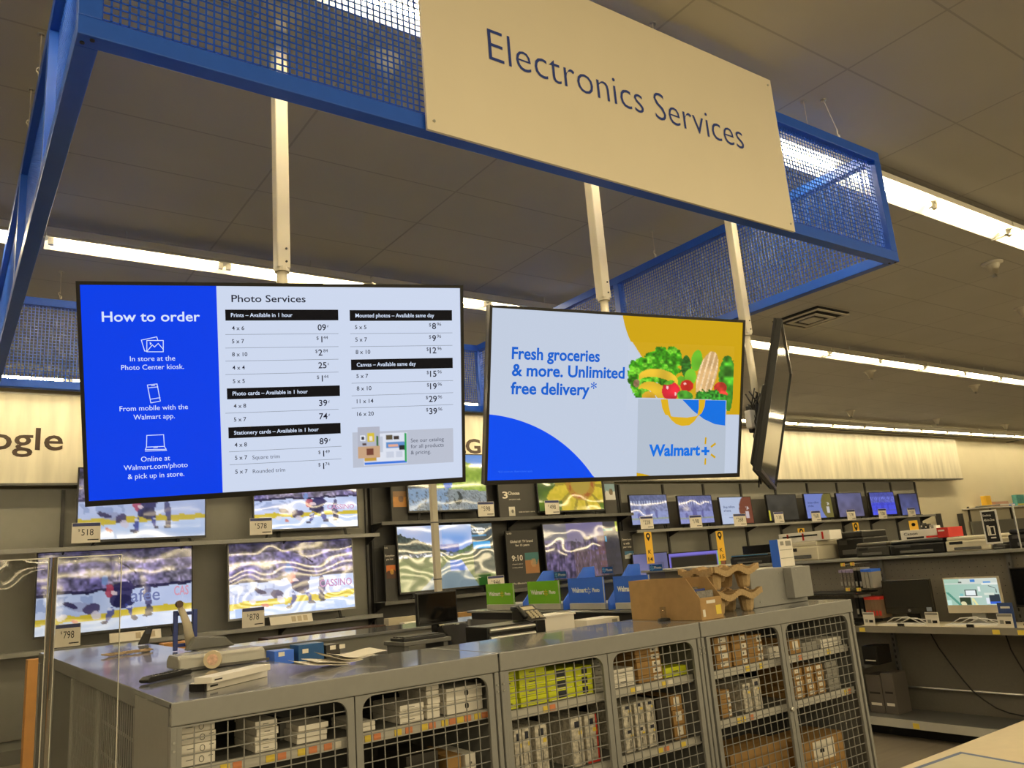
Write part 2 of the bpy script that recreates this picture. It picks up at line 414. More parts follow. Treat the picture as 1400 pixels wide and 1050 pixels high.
wire(893, 40, Y=FY0 + 0.03, label='steel wire rising behind the top edge of the big white sign')
wire(896, 352, X=FX1 - 0.03, label='steel wire with S hook on the right side of the frame, under the sign')
wire(82, 408, Y=FY1 - 0.03, label='steel wire with hook on the back rail beside the price screen')
wire(52, 112, X=FX0 + 0.006, rail=True, label='steel wire on the left rail, the nearer of two')
wire(38, 182, X=FX0 + 0.006, rail=True, label='steel wire on the left rail, the farther of two')

# ------------------------------------------------------------------ the big sign
SY = FY0 - 0.022
x0 = atY(584.5, 176, SY).x; x1 = atY(1087, 314.5, SY).x; z0 = atY(584.5, 176, SY).z + 0.0; z1 = atY(1047.5, 107.5, SY).z
sg = thing('hanging_sign', 'big white board reading Electronics Services on the front of the blue frame', 'sign', ((x0 + x1) / 2, SY, z0))
MB().box(x0, x1, SY, SY + 0.012, z0, z1).build('board', CREAM, sg)
a = atY(668.7, 80, SY); e = atY(1017, 200, SY)
b = MB(); put_text(b, 'Electronics Services', (a.x, SY - 0.002, H + 2.005 * (SY / 2.33)), (1, 0, 0), (0, 0, 1), w=e.x - a.x, h=0.146, bold=-0.012)
b.build('lettering', NAVY, sg)
b = MB()
for x in (x0 + 0.03, x1 - 0.03):
    for z in (z0 + 0.04, z1 - 0.04): b.lathe([(0.006, -0.003), (0.006, 0.003)], (x, SY - 0.001, z), 8, Matrix.Rotation(math.pi / 2, 4, 'X'))
b.build('screw', STEEL, sg)

# ------------------------------------------------------------------ hanging screens
def screen_pose(pos, rx, ry, rz): return Matrix.Translation(pos) @ (Matrix.Rotation(rz, 4, 'Z') @ Matrix.Rotation(ry, 4, 'Y') @ Matrix.Rotation(rx, 4, 'X'))
TVW, TVH = 1.45, 0.83
def big_tv(name, label, pos, rot):
    M = screen_pose(pos, *[math.radians(a) for a in rot])
    t = thing(name, label, 'screen', pos, M.to_euler(), group='large screens hung over the island')
    w, h = TVW / 2, TVH / 2; e = 0.013
    b = MB(); b.box(-w, w, 0.0, 0.03, -h, -h + 0.02); b.box(-w, w, 0, 0.03, h - e, h); b.box(-w, -w + e, 0, 0.03, -h + 0.02, h - e); b.box(w - e, w, 0, 0.03, -h + 0.02, h - e)
    b.build('bezel', BLACK, t, local=True)
    b = MB(); b.box(-w, w, 0.031, 0.045, -h, h); b.build('back_cover', BLACKM, t, local=True)
    b = MB(); b.prism([(-w * 0.8, -h * 0.9), (w * 0.8, -h * 0.9), (w * 0.75, h * 0.2), (-w * 0.75, h * 0.2)], 0.046, 0.075, 'y'); b.build('electronics_housing', BLACKM, t, local=True, bevel=0.01)
    b = MB()
    for x in (-0.2, 0.17): b.box(x, x + 0.03, 0.076, 0.088, -0.28, 0.28)
    b.box(-0.3, 0.3, 0.088, 0.096, 0.0, 0.05); b.box(-0.3, 0.3, 0.088, 0.096, -0.12, -0.07)
    b.build('mount_bracket', BLACKM, t, local=True)
    return t, M
P1, R1 = (1.080, 3.012, H + 0.748), (16.74, -1.11, -18.08)
P2, R2 = (2.727, 2.838, H + 0.772), (15.44, 0.2, -12.26)
P3, R3 = (4.165, 3.003, H + 0.777), (15.56, 0.47, 34.3)
tv1, M1 = big_tv('menu_screen', 'large screen showing the blue and white photo price menu', P1, R1)
tv2, M2 = big_tv('advert_screen', 'large screen showing a grocery bag on white, blue and yellow', P2, R2)
tv3, M3 = big_tv('edge_on_screen', 'large dark screen turned almost edge-on at the right end', P3, R3)
def plane_local(M):
    inv = M.inverted(); o = Vector((0, 0, H)); oL = inv @ o
    def loc(px, py):
        d = inv.to_3x3() @ Vector(ray(px, py)); s = -oL.y / d.y; q = oL + d * s; return q.x, q.z
    return loc
EPS = 0.0012
class Scr:
    """draw flat screen graphics by pixel, on the picture plane of a hanging screen"""
    def __init__(s, root, M): s.root = root; s.loc = plane_local(M); s.layer = 0
    def poly(s, name, mt, pts, lay=1, parent=None):
        b = MB(); q = [s.loc(*p) for p in pts]; b.add([(x, -EPS * lay * 0.25 + 0.004, z) for x, z in q], [tuple(range(len(q)))])
        return b
    def out(s, name, mt, b, parent): return b.build(name, mt, parent, local=True)
w, h = TVW / 2, TVH / 2
def lrect(b, x0, x1, z0, z1, y): b.add([(x0, y, z0), (x1, y, z0), (x1, y, z1), (x0, y, z1)], [(0, 1, 2, 3)])
SWHITE = glow('lit_white_pixels', (205, 216, 238)); SBLUE = glow('lit_blue_pixels', (0, 62, 232)); SBLACK = glow('lit_black_pixels', (9, 10, 16))
SLINE = glow('lit_grey_pixels', (120, 128, 142)); SGREYBOX = glow('lit_pale_grey_pixels', (186, 192, 208)); STEXTW = glow('lit_text_white_pixels', (215, 228, 252))
SDARK = glow('lit_dark_text_pixels', (24, 26, 44)); SMID = glow('lit_mid_text_pixels', (74, 80, 98))
e = 0.013
# --- price menu
L1 = plane_local(M1)
Y0 = 0.006
sc = MB(); lrect(sc, -w + e, w - e, -h + 0.02, h - e, Y0 + 0.002); sc = sc.build('picture', SWHITE, tv1, local=True)
xs = (L1(298.5, 470)[0] + L1(303, 640)[0]) / 2
b = MB(); lrect(b, -w + e, xs, -h + 0.02, h - e, Y0); b.build('blue_panel', SBLUE, sc, local=True)
hd, bd, wt, wb, md = ('price_text', SDARK), ('list_text', SDARK), ('order_text', STEXTW), ('bold_text', STEXTW), ('trim_text', SMID)
def T1(mb, s, xl, yb, cap, bold=0.0, xr=None, y=Y0 - 0.001, align='LEFT'):
    x, z = L1(xl, yb); k = 0.0
    x2, z2 = L1(xl, yb - cap)
    wd = None
    if xr is not None: wd = L1(xr, yb)[0] - x
    nm, mt = mb; q = put_text(MB(), s, (x, y, z), (1, 0, 0), (0, 0, 1), cap=abs(z2 - z), w=wd, bold=bold, align=align)
    q.build(nm, mt, sc, local=True)
T1(wb, 'How to order', 139, 439.5, 14.2, 0.014, 273.5)
for s, xl, xr, yb in (('In store at the', 177.5, 239.5, 494), ('Photo Center kiosk.', 165.5, 251.5, 506), ('From mobile with the', 163.3, 257, 562.5), ('Walmart app.', 182.3, 239, 574),
                      ('Online at', 192.6, 232.6, 631.5), ('Walmart.com/photo', 169, 256.7, 643.5), ('& pick up in store.', 174.5, 252, 655.5)):
    T1(wt, s, xl, yb, 7.2, 0.002, xr)
T1(hd, 'Photo Services', 316.5, 412.8, 10.2, 0.01, 418)
def bar(xl, yl, xr, yr, ht, s, xe):
    (xa, za), (xb, zb) = L1(xl, yl), L1(xr, yr); zt = (za + zb) / 2; zl = (L1(xl, yl + ht)[1] + L1(xr, yr + ht)[1]) / 2
    q = MB(); lrect(q, xa, xb, zl, zt, Y0); q.build('black_bar', SBLACK, sc, local=True)
    T1(wb, s, xl + 8, yl + ht * 0.68, 5.6, 0.012, xe)
bar(307.7, 423.3, 462.5, 423.3, 14.8, 'Prints \u2013 Available in 1 hour', 400)
bar(310, 530.8, 464.7, 527.3, 14.8, 'Photo cards \u2013 Available in 1 hour', 421)
bar(312, 584.6, 465.7, 578.3, 14.8, 'Stationery cards \u2013 Available in 1 hour', 436)
bar(478.2, 424, 618.3, 423.8, 14.6, 'Mounted photos \u2013 Available same day', 594)
bar(480, 491.6, 619.3, 489.2, 14.4, 'Canvas \u2013 Available same day', 569)
def row(lab, xl, yb, price, xr, yp, line=None, lx=(308, 463), sub=None):
    T1(bd, lab, xl, yb, 5.8, 0.008)
    if price.endswith('\u00a2'):
        T1(hd, price[:-1], xr - 5, yp, 8.6, 0.012, align='RIGHT'); T1(bd, '\u00a2', xr - 3.6, yp - 4.4, 3.6)
    else:
        d, c = price[1:].split('.')
        T1(hd, d, xr - 10.5, yp, 8.6, 0.012, align='RIGHT'); T1(bd, c, xr - 9.2, yp - 4.4, 4.6)
        T1(bd, '$', xr - 11.8 - 5.4 * len(d) + (1.6 if d[0] == '1' else 0), yp - 3.6, 4.8, align='RIGHT')
    if sub: T1(md, sub, xl + 24, yb - 0.6, 5.6, 0.0)
    if line:
        (xa, za), (xb, zb) = L1(lx[0], line[0]), L1(lx[1], line[1]); z = (za + zb) / 2; q = MB(); lrect(q, xa, xb, z - 0.0008, z + 0.0008, Y0); q.build('ruled_line', SLINE, sc, local=True)
row('4 x 6', 317, 451.3, '09\u00a2', 451, 451.5, (457, 456.5)); row('5 x 7', 317, 469.3, '$1.44', 451.5, 468, (475.5, 474.3))
row('8 x 10', 317.3, 487.3, '$2.84', 451.5, 486, (493.5, 491.5)); row('4 x 4', 317.8, 505.5, '25\u00a2', 451.7, 503.3, (512, 509)); row('5 x 5', 318.3, 524, '$1.44', 452.2, 521.5)
row('4 x 8', 319.5, 558, '39\u00a2', 452.6, 554.8, (565, 559.8)); row('5 x 7', 319.8, 576.5, '74\u00a2', 453, 573)
row('4 x 8', 320.7, 611.3, '89\u00a2', 453.6, 607, (618, 610.5), (313, 467)); row('5 x 7', 321.2, 629, '$1.49', 454, 624.3, (636, 627.5), (314, 467), sub='Square trim'); row('5 x 7', 321.7, 648, '$1.74', 454, 641.3, None, sub='Rounded trim')
row('5 x 5', 485.5, 450, '$8.96', 607, 449.8, (455.6, 455.6), (479, 619)); row('5 x 7', 486, 467, '$9.96', 607, 466.3, (473.5, 472.7), (479, 619)); row('8 x 10', 486.5, 484, '$12.96', 607.5, 483)
row('5 x 7', 487.5, 517, '$15.96', 607.7, 515, (523.5, 521), (481, 620)); row('8 x 10', 488, 534, '$19.96', 608, 532, (541.3, 537), (481, 620)); row('11 x 14', 488, 551.5, '$29.96', 608.2, 549.3, (558.5, 553), (481, 620)); row('16 x 20', 488.5, 569, '$39.96', 608.5, 566)
# catalogue box
b = MB(); (xa, za), (xb, zb) = L1(482, 592), L1(620.5, 632); lrect(b, xa, xb, (L1(482, 640)[1] + zb) / 2, (za + L1(620.5, 585)[1]) / 2, Y0); b.build('catalogue_box', SGREYBOX, sc, local=True)
for s, y in (('See our catalog', 605), ('for all products', 613), ('& pricing.', 621.5)): T1(('catalogue_text', SMID), s, 562, y, 5.4, 0.0)
def cover(u, v):
    r = np.zeros(u.shape + (3,)); r[:] = (176, 180, 196)
    m1 = (v > 0.62); r[m1] = (196, 160, 128)
    def rc(a, b2, c, d, col): r[(u > a) & (u < b2) & (v > c) & (v < d)] = col
    rc(.12, .35, .28, .46, (235, 240, 250)); rc(.17, .28, .32, .42, (60, 60, 70)); rc(.45, .76, .2, .5, (214, 190, 60)); rc(.52, .68, .3, .46, (235, 225, 215)); rc(.85, .95, .3, .62, (60, 110, 60)); rc(.4, .72, .68, .92, (110, 60, 50)); rc(.22, .4, .52, .58, (80, 60, 60))
    return r
def spread(u, v):
    r = np.zeros(u.shape + (3,)); r[:] = (218, 224, 238)
    def rc(a, b2, c, d, col): r[(u > a) & (u < b2) & (v > c) & (v < d)] = col
    rc(0, 1, .9, 1, (30, 110, 220)); rc(.95, 1, 0, .95, (40, 160, 90)); rc(.52, .66, .06, .2, (90, 80, 60)); rc(.7, .82, .08, .22, (60, 50, 50)); rc(.5, .94, .28, .5, (90, 140, 200)); rc(.55, .8, .36, .46, (230, 170, 140)); rc(.8, .94, .42, .54, (20, 30, 40)); rc(.0, .3, .7, .88, (190, 150, 60)); rc(.52, .7, .58, .8, (196, 204, 222)); rc(.74, .9, .58, .8, (196, 204, 222)); rc(0.3, .45, .1, .6, (190, 198, 214))
    return r
SPIC = screen_mat('clear_picture', 0.0)
def patch(nm, par, Lf, tl, br, nu, nv, fn, y):
    (xa, za), (xb, zb) = Lf(*tl), Lf(*br)
    o = grid_screen(nm, SPIC, None, Vector((xa, y, za)), Vector((1, 0, 0)), Vector((0, 0, -1)), xb - xa, za - zb, nu, nv, fn); o.parent = par; return o
patch('catalogue_spread', sc, L1, (497, 594), (557.5, 633.5), 40, 26, spread, Y0 - 0.0006)
patch('catalogue_cover', sc, L1, (489, 584.5), (520, 625.5), 22, 28, cover, Y0 - 0.0012)
# icons drawn as outlines
ic = MB()
def stroke(Lf, pts, wd, y, mb, closed=False):
    q = [Vector((Lf(*p)[0], 0, Lf(*p)[1])) for p in pts]
    if closed: q.append(q[0])
    for a_, b_ in zip(q[:-1], q[1:]):
        d = b_ - a_
        if d.length < 1e-6: continue
        d.normalize(); n = Vector((-d.z, 0, d.x)) * wd / 2; a2 = a_ - d * wd / 2; b2 = b_ + d * wd / 2
        mb.add([(p.x, y, p.z) for p in (a2 - n, b2 - n, b2 + n, a2 + n)], [(0, 1, 2, 3)])
S = lambda p, c=False: stroke(L1, p, 0.0026, Y0 - 0.001, ic, c)
S([(200.5, 465.5), (223, 465.5), (223, 481), (200.5, 481)], True); S([(200, 480), (197.5, 480), (193, 465), (214, 460.5), (215.5, 465)]); S([(201, 480), (208, 471.5), (211, 474.5), (216, 469.5), (222.5, 477)])
S([(205, 468.5), (206.5, 469.5), (205.5, 471)], True)
S([(201.3, 526.5), (214.5, 525), (219, 548.5), (206, 551)], True); S([(202, 530.5), (215.5, 529)]); S([(205.5, 546), (218.5, 543.8)]); S([(207, 527.6), (211, 527.1)])
S([(200.5, 595.5), (223.5, 594.5), (224.5, 610.5), (200, 611.5)], True); S([(200, 611.5), (198.5, 615), (227, 614.5), (224.5, 610.5)]); S([(198.5, 617), (227.5, 616)]); S([(210, 612.5), (215, 612.2)])
ic.build('menu_icons', STEXTW, sc, local=True)
# --- grocery advert
L2 = plane_local(M2)
sc2 = MB(); lrect(sc2, -w + e, w - e, -h + 0.02, h - e, Y0 + 0.002); sc2 = sc2.build('picture', glow('lit_cool_white_pixels', (194, 205, 224)), tv2, local=True)
AB = glow('lit_advert_blue', (0, 86, 226)); AY = glow('lit_advert_yellow', (206, 164, 18)); ABAG = glow('lit_bag_grey', (180, 191, 206)); AB2 = glow('lit_bag_blue', (10, 112, 224)); AT = glow('lit_text_blue', (14, 96, 206)); AB3 = glow('lit_deep_blue', (0, 76, 238))
xL, xR, zB, zT = -w + e, w - e, -h + 0.02, h - e
def clipfan(mb, cx, cz, r, y, n=72, a0=0, a1=2 * math.pi):
    """disc clipped to the screen rectangle"""
    pts = [(min(max(cx + r * math.cos(a0 + (a1 - a0) * i / n), xL), xR), min(max(cz + r * math.sin(a0 + (a1 - a0) * i / n), zB), zT)) for i in range(n + 1)]
    return pts
def circle_px(p1, p2, p3):
    (ax, ay), (bx, by), (cx, cy) = L2(*p1), L2(*p2), L2(*p3)
    d = 2 * (ax * (by - cy) + bx * (cy - ay) + cx * (ay - by))
    ux = ((ax * ax + ay * ay) * (by - cy) + (bx * bx + by * by) * (cy - ay) + (cx * cx + cy * cy) * (ay - by)) / d
    uy = ((ax * ax + ay * ay) * (cx - bx) + (bx * bx + by * by) * (ax - cx) + (cx * cx + cy * cy) * (bx - ax)) / d
    return ux, uy, math.hypot(ax - ux, ay - uy)
def inside_poly(fn, nx=80):
    """polygon strip of the screen part where z lies between fn(x) -> (z0, z1)"""
    mb = MB(); xsN = [xL + (xR - xL) * i / nx for i in range(nx + 1)]
    return mb, xsN
cx, cz, r = circle_px((673, 567), (757, 597), (814, 655))
mb = MB(); n = 60
for i in range(n):
    xa = xL + (cx + r - xL) * i / n; xb = xL + (cx + r - xL) * (i + 1) / n
    za = cz + math.sqrt(max(0, r * r - (xa - cx) ** 2)); zb = cz + math.sqrt(max(0, r * r - (xb - cx) ** 2))
    if za < zB and zb < zB: continue
    mb.add([(xa, Y0, zB), (xb, Y0, zB), (xb, Y0, max(zB, zb)), (xa, Y0, max(zB, za))], [(0, 1, 2, 3)])
mb.build('blue_circle', AB3, sc2, local=True)
cx, cz, r = circle_px((852, 430), (861, 462), (884, 497))
zc = L2(1008, 567)[1]
mb = MB(); xa0 = L2(852.5, 430)[0]
low = []
for i in range(n + 1):
    x = xa0 + (xR - xa0) * i / n; q = r * r - (x - cx) ** 2
    zz = cz - math.sqrt(q) if 0 < q and x < cx else zc
    low.append(max(zc, min(zz, low[-1] if low else 9)))
for i in range(n):
    xa = xa0 + (xR - xa0) * i / n; xb = xa0 + (xR - xa0) * (i + 1) / n
    mb.add([(xa, Y0, low[i]), (xb, Y0, low[i + 1]), (xb, Y0, zT), (xa, Y0, zT)], [(0, 1, 2, 3)])
mb.build('yellow_field', AY, sc2, local=True)
def ppoly(nm, mt, pts, y, Lf=L2, par=sc2):
    b = MB(); q = [Lf(*p_) for p_ in pts]; b.add([(x, y, z) for x, z in q], [tuple(range(len(q)))]); return b.build(nm, mt, par, local=True)
# produce picture
def produce(u, v):
    a = u * 0 + 0.0
    out = np.zeros(u.shape + (3,)); X = 860 + u * 142; Yp = 468 + v * 96
    zc_ = 567
    out[:] = (206, 164, 18)
    left = X < 861 + (Yp - 462) * 0.62; out[left] = (194, 205, 224)
    n1 = vnoise(u, v, 26, 18, 1); n2 = vnoise(u, v, 60, 40, 2); n3 = vnoise(u, v, 9, 7, 3)
    def ell(cx_, cy_, rx, ry, rot=0.0, wob=0.0):
        c, s_ = math.cos(rot), math.sin(rot); dx, dy = X - cx_, Yp - cy_
        return ((dx * c + dy * s_) / rx) ** 2 + ((-dx * s_ + dy * c) / ry) ** 2 + wob * (n1 - 0.5) + wob * 0.6 * (n2 - 0.5)
    def put(mask, col, var=0.0, nn=None):
        nn = n2 if nn is None else nn
        out[mask] = np.clip(np.array(col) * (1 + var * (nn[mask][:, None] - 0.5)), 0, 255)
    lett = np.minimum(np.minimum(ell(880, 512, 20, 24, 0, .5), ell(904, 500, 24, 26, 0, .5)), np.minimum(ell(918, 490, 12, 18, 0, .5), ell(878, 528, 14, 18, 0, .5))) < 1
    put(lett, (62, 158, 22), 1.3, n1 * .6 + n2 * .4); put(lett & (n1 > .62), (118, 204, 50), .4)
    put(ell(993, 515, 12, 32, 0, .5) < 1, (72, 160, 40), 1.0, n1)
    put(ell(1000, 545, 7, 20, 0, .5) < 1, (60, 140, 36), 1.0, n1)
    put(ell(936, 500, 6.5, 16) < 1, (44, 104, 32), .6, n2)
    put(ell(950, 491, 7.5, 15.5, .1) < 1, (98, 176, 40), .5, n3)
    put(ell(942, 516, 8, 13, .1) < 1, (112, 186, 44), .5, n3); put(ell(930, 521, 6, 7) < 1, (92, 164, 36), .4, n3)
    brd = ell(965, 512, 13, 36, .22); put(brd < 1, (214, 172, 116), .25, n3)
    st = (brd < 1) & (np.abs(((X - 965) * math.cos(.22) + (Yp - 512) * math.sin(.22)) % 7 - 3) < 1.3); put(st, (238, 206, 160), .2)
    ban = (ell(900, 520, 26, 15, .15) < 1) & (ell(898, 531, 26, 14, .2) > 1); put(ban, (226, 186, 50), .3, n3)
    ban2 = (ell(893, 540, 20, 16, .5) < 1) & (ell(884, 548, 18, 13, .6) > 1); put(ban2, (222, 180, 44), .3, n3)
    put(ell(888, 545, 9, 8) < 1, (206, 160, 40), .3, n3); put(ell(872, 526, 4, 5.5) < 1, (140, 110, 80), .3)
    pep = ell(917, 536, 12, 13, 0, .12); put(pep < 1, (206, 30, 52), .5, n3); put(ell(912, 531, 1.6, 2.4) < 1, (250, 200, 205)); put(ell(923, 540, 1.4, 3) < 1, (250, 190, 195)); put(ell(914, 524, 7, 3, -.3) < 1, (92, 170, 40), .3)
    put(ell(938, 528, 9, 8.5) < 1, (204, 38, 30), .4, n3); put(ell(935, 525, 2, 1.6) < 1, (250, 190, 180))
    put(ell(936, 543, 11, 8, .3, .15) < 1, (72, 156, 44), .7, n1)
    put(ell(984, 530, 9, 9) < 1, (196, 52, 40), .6, n1); put(ell(989, 541, 6, 7) < 1, (206, 60, 50), .6, n1)
    herb = ell(972, 546, 25, 12, 0, 1.1) < 1; put(herb, (50, 140, 40), 1.0, n2)
    out[Yp > 546.3 + (X - 880) * 0.015 + 0 * a] = (194, 205, 224)
    keep = (X > 992) & (Yp > 540) & (ell(996, 548, 5, 18, 0, .5) < 1); put(keep, (60, 140, 36), .8, n1)
    side = (Yp > 547) & (X > 994) & ~keep; out[side] = (206, 164, 18)
    return out
patch('produce_picture', sc2, L2, (860, 467), (1002, 562), 150, 100, produce, Y0 - 0.0008)
ppoly('carrier_bag', ABAG, [(873, 545.5), (994, 547.5), (991, 652.5), (871, 653.5)], Y0 - 0.0014)
ppoly('bag_corner', AB2, [(933.5, 546.5), (993, 547.7), (992, 582), (978, 580), (963, 573), (948, 561.5), (938, 551)], Y0 - 0.0018)
b = MB()
for pts in ([(904, 546), (913.5, 546), (915, 556), (918, 569), (910, 567), (906, 558)], [(956, 546.5), (965, 546.5), (964, 556), (960, 565), (953.5, 570), (956, 558)], [(914, 568), (922, 570), (940, 571), (955, 568.5), (950, 576), (943, 581.5), (933, 582.5), (925, 580), (918, 574)]):
    q = [L2(*p_) for p_ in pts]; b.add([(x, Y0 - 0.0022, z) for x, z in q], [tuple(range(len(q)))])
b.build('bag_handles', glow('lit_handle_yellow', (222, 176, 30)), sc2, local=True)
ppoly('yellow_foot', AY, [(871, 646.5), (880, 648), (888, 650), (894, 653), (871, 653.8)], Y0 - 0.002)
def T2(mb, s, xl, yb, cap, bold=0.0, xr=None):
    x, z = L2(xl, yb); z2 = L2(xl, yb - cap)[1]; wd = L2(xr, yb)[0] - x if xr else None
    nm, mt = mb; put_text(MB(), s, (x, Y0 - 0.0024, z), (1, 0, 0), (0, 0, 1), cap=z2 - z, w=wd, bold=bold).build(nm, mt, sc2, local=True)
b = ('advert_text', AT); T2(b, 'Fresh groceries', 700, 490.5, 17, 0.026, 820.5); T2(b, '& more. Unlimited', 700, 513.5, 17, 0.026, 854.5); T2(b, 'free delivery', 698.5, 538.5, 17, 0.026, 806.5); T2(b, '*', 808, 538, 16, 0.008)
T2(('brand_text', AB2), 'Walmart', 887.5, 623.5, 16, 0.036, 957.5)
b = MB()
for pts in ([(963.5, 611), (967, 611), (967, 622.5), (963.5, 622.5)], [(959.5, 615), (970.5, 615), (970.5, 618.5), (959.5, 618.5)]):
    q = [L2(*p_) for p_ in pts]; b.add([(x, Y0 - 0.0024, z) for x, z in q], [(0, 1, 2, 3)])
b.build('plus_sign', AB2, sc2, local=True)
for p_, q_ in (((965.5, 599.5), (965, 606)), ((973.5, 610.5), (978, 607)), ((973.5, 622), (977.5, 625)), ((965, 628), (964.7, 634))):
    b = MB(); stroke(L2, [p_, q_], 0.011, Y0 - 0.0024, b); b.build('spark_ray', AY, sc2, local=True)
T2(('small_print', glow('lit_small_print', (60, 120, 245))), '*$35 minimum. Restrictions apply.', 681, 646.5, 2.6, 0, 729)
# --- edge-on screen: switched off, glossy
b = MB(); lrect(b, -w + e, w - e, -h + 0.02, h - e, Y0 + 0.002); b.build('dark_glass', mat('switched_off_glass', (62, 64, 64), rough=0.08, var=0.02, spec=0.9), tv3, local=True)
# poles
POLEM = mat('ivory_pole_paint', (216, 208, 186), rough=0.35, var=0.03)
def pole(px, label, base, zj):
    t = thing('screen_pole', label, 'pole', (base[0], base[1], CEIL), group='ivory poles of the hanging screens')
    x, y = base
    b = MB(); b.box(x - 0.03, x + 0.03, y - 0.03, y + 0.03, zj, CEIL); b.build('outer_tube', POLEM, t, bevel=0.006)
    MB().tube([(x, y, H + 0.72), (x, y, zj + 0.02)], 0.023, 12).build('inner_tube', POLEM, t, smooth=True)
    MB().lathe([(0.033, 0), (0.033, 0.02), (0.026, 0.022)], (x, y, zj - 0.012), 14).build('collar', POLEM, t)
    b = MB(); b.box(x - 0.1, x + 0.1, y - 0.1, y + 0.1, CEIL - 0.012, CEIL - 0.0005); b.build('ceiling_plate', POLEM, t)
    b = MB()
    for z in (zj + 0.03, zj + 0.09): b.tube([(x + 0.01, y - 0.034, z), (x + 0.01, y - 0.029, z)], 0.005, 8)
    b.build('bolt', BLACKM, t)
    b = MB(); b.lathe([(0.03, H + 0.66), (0.03, H + 0.8)], (x, y, 0), 12); b.build('mount_clamp', BLACKM, t)
def pole_at(px, py, Y): p_ = atY(px, py, Y); return (p_.x, p_.y), p_.z
bs, z = pole_at(385.5, 369, 3.25); pole(385, 'ivory pole from the ceiling to the photo price menu screen', bs, z)
def arm(t, M, bs):
    a = M @ Vector((0, 0.095, 0.0)); c = Vector((bs[0], bs[1], H + 0.73)); d = (c - a).normalized()
    MB().tube([a, c - d * 0.028], 0.018, 8).build('mount_arm', BLACKM, t)
arm(tv1, M1, bs)
bs, z = pole_at(825.5, 409, 3.08); pole(826, 'ivory pole from the ceiling to the grocery advert screen', bs, z)
arm(tv2, M2, bs)
bs, z = pole_at(1021, 457, 3.36); pole(1023, 'ivory pole from the ceiling to the screen seen edge-on', bs, z)
P3pole = bs
arm(tv3, M3, bs)
# cable bundle behind the edge-on screen
t = thing('cable_bundle', 'tangle of black cables behind the screen seen edge-on', 'cables', (bs[0] + 0.05, bs[1] - 0.05, H + 0.75))
for k in range(7):
    rr = random.Random(k); pts = []
    for i in range(14):
        a = i * 0.9 + k; pts.append((bs[0] - 0.075 + 0.05 * math.sin(a + k) + 0.004 * k, bs[1] - 0.03 - 0.03 * math.cos(a * 1.3), H + 1.0 - 0.045 * i + 0.04 * math.sin(a * 2 + k)))
    MB().tube(pts, 0.005, 6).build('cable', BLACKM, t, smooth=True)
b = MB(); b.box(bs[0] - 0.09, bs[0] - 0.03, bs[1] - 0.05, bs[1] + 0.03, H + 0.74, H + 0.92); b.build('power_adapter', BLACKM, t, bevel=0.006)
b = MB(); b.box(bs[0] - 0.15, bs[0] - 0.095, bs[1] - 0.05, bs[1] + 0.0, H + 0.76, H + 0.88); b.build('socket_box', WHITE, t, bevel=0.006)

# ------------------------------------------------------------------ back wall: header, shelving, televisions
WY = 10.45                                   # front lips of the wall shelves
def header(x0, x1, label):
    t = thing('header_panel', label, 'header panel', ((x0 + x1) / 2, 10.75, H + 1.36), group=None)
    MB().box(x0, x1, 10.7, 10.78, H + 1.36, H + 2.405).build('board', WOODISH, t, bevel=0.004)
    b = MB(); b.box(x0, x1, 10.69, 10.79, H + 1.335, H + 1.36); b.build('bottom_trim', DARKG, t)
    b = MB(); b.box(x0, x1, 10.72, 10.94, H + 2.41, H + 2.43); b.build('top_cleat', WHITE, t)
    return t
ha = header(-4.0, 5.1, 'long white wavy-grained header board on the left, lettered oogle')
hb = header(5.12, 10.1, 'white wavy-grained header board between the hanging screens, lettered LG')
hc = header(10.12, 22.35, 'long blank white wavy-grained header board on the right')
b = MB(); a_ = atY(86, 611.5, 10.698); l_ = atY(63, 585, 10.698); bl = atY(62, 612, 10.698)
put_text(b, 'Google', (a_.x - 1.33, 10.697, bl.z - 0.115), (1, 0, 0), (0, 0, 1), w=1.33, h=l_.z - bl.z + 0.115, bold=0.012); b.build('lettering', mat('dark_brown_lettering', (58, 42, 32), var=0.0), ha)
b = MB(); a_ = atY(657.5, 620.5, 10.698); put_text(b, 'LG', (a_.x - 0.47, 10.697, a_.z), (1, 0, 0), (0, 0, 1), w=0.47, h=0.24, bold=0.03); b.build('lettering', mat('dark_brown_lettering', (58, 42, 32)), hb)
# rail of small hooks above the header
t = thing('picture_rail', 'thin dark rail with small clips above the right header board', 'rail', (16, 10.55, H + 2.46))
MB().box(10.2, 26, 10.54, 10.56, H + 2.455, H + 2.475).build('rail', DARKG, t)
MB().box(10.2, 10.24, 10.54, 10.95, H + 2.455, H + 2.475).build('wall_arm', DARKG, t); MB().box(25.9, 25.94, 10.54, 10.95, H + 2.455, H + 2.475).build('wall_arm', DARKG, t)
for i in range(12):
    x = 10.9 + 1.22 * i
    MB().box(x - 0.03, x + 0.03, 10.53, 10.57, H + 2.475, H + 2.53).build('clip', SPR, t)

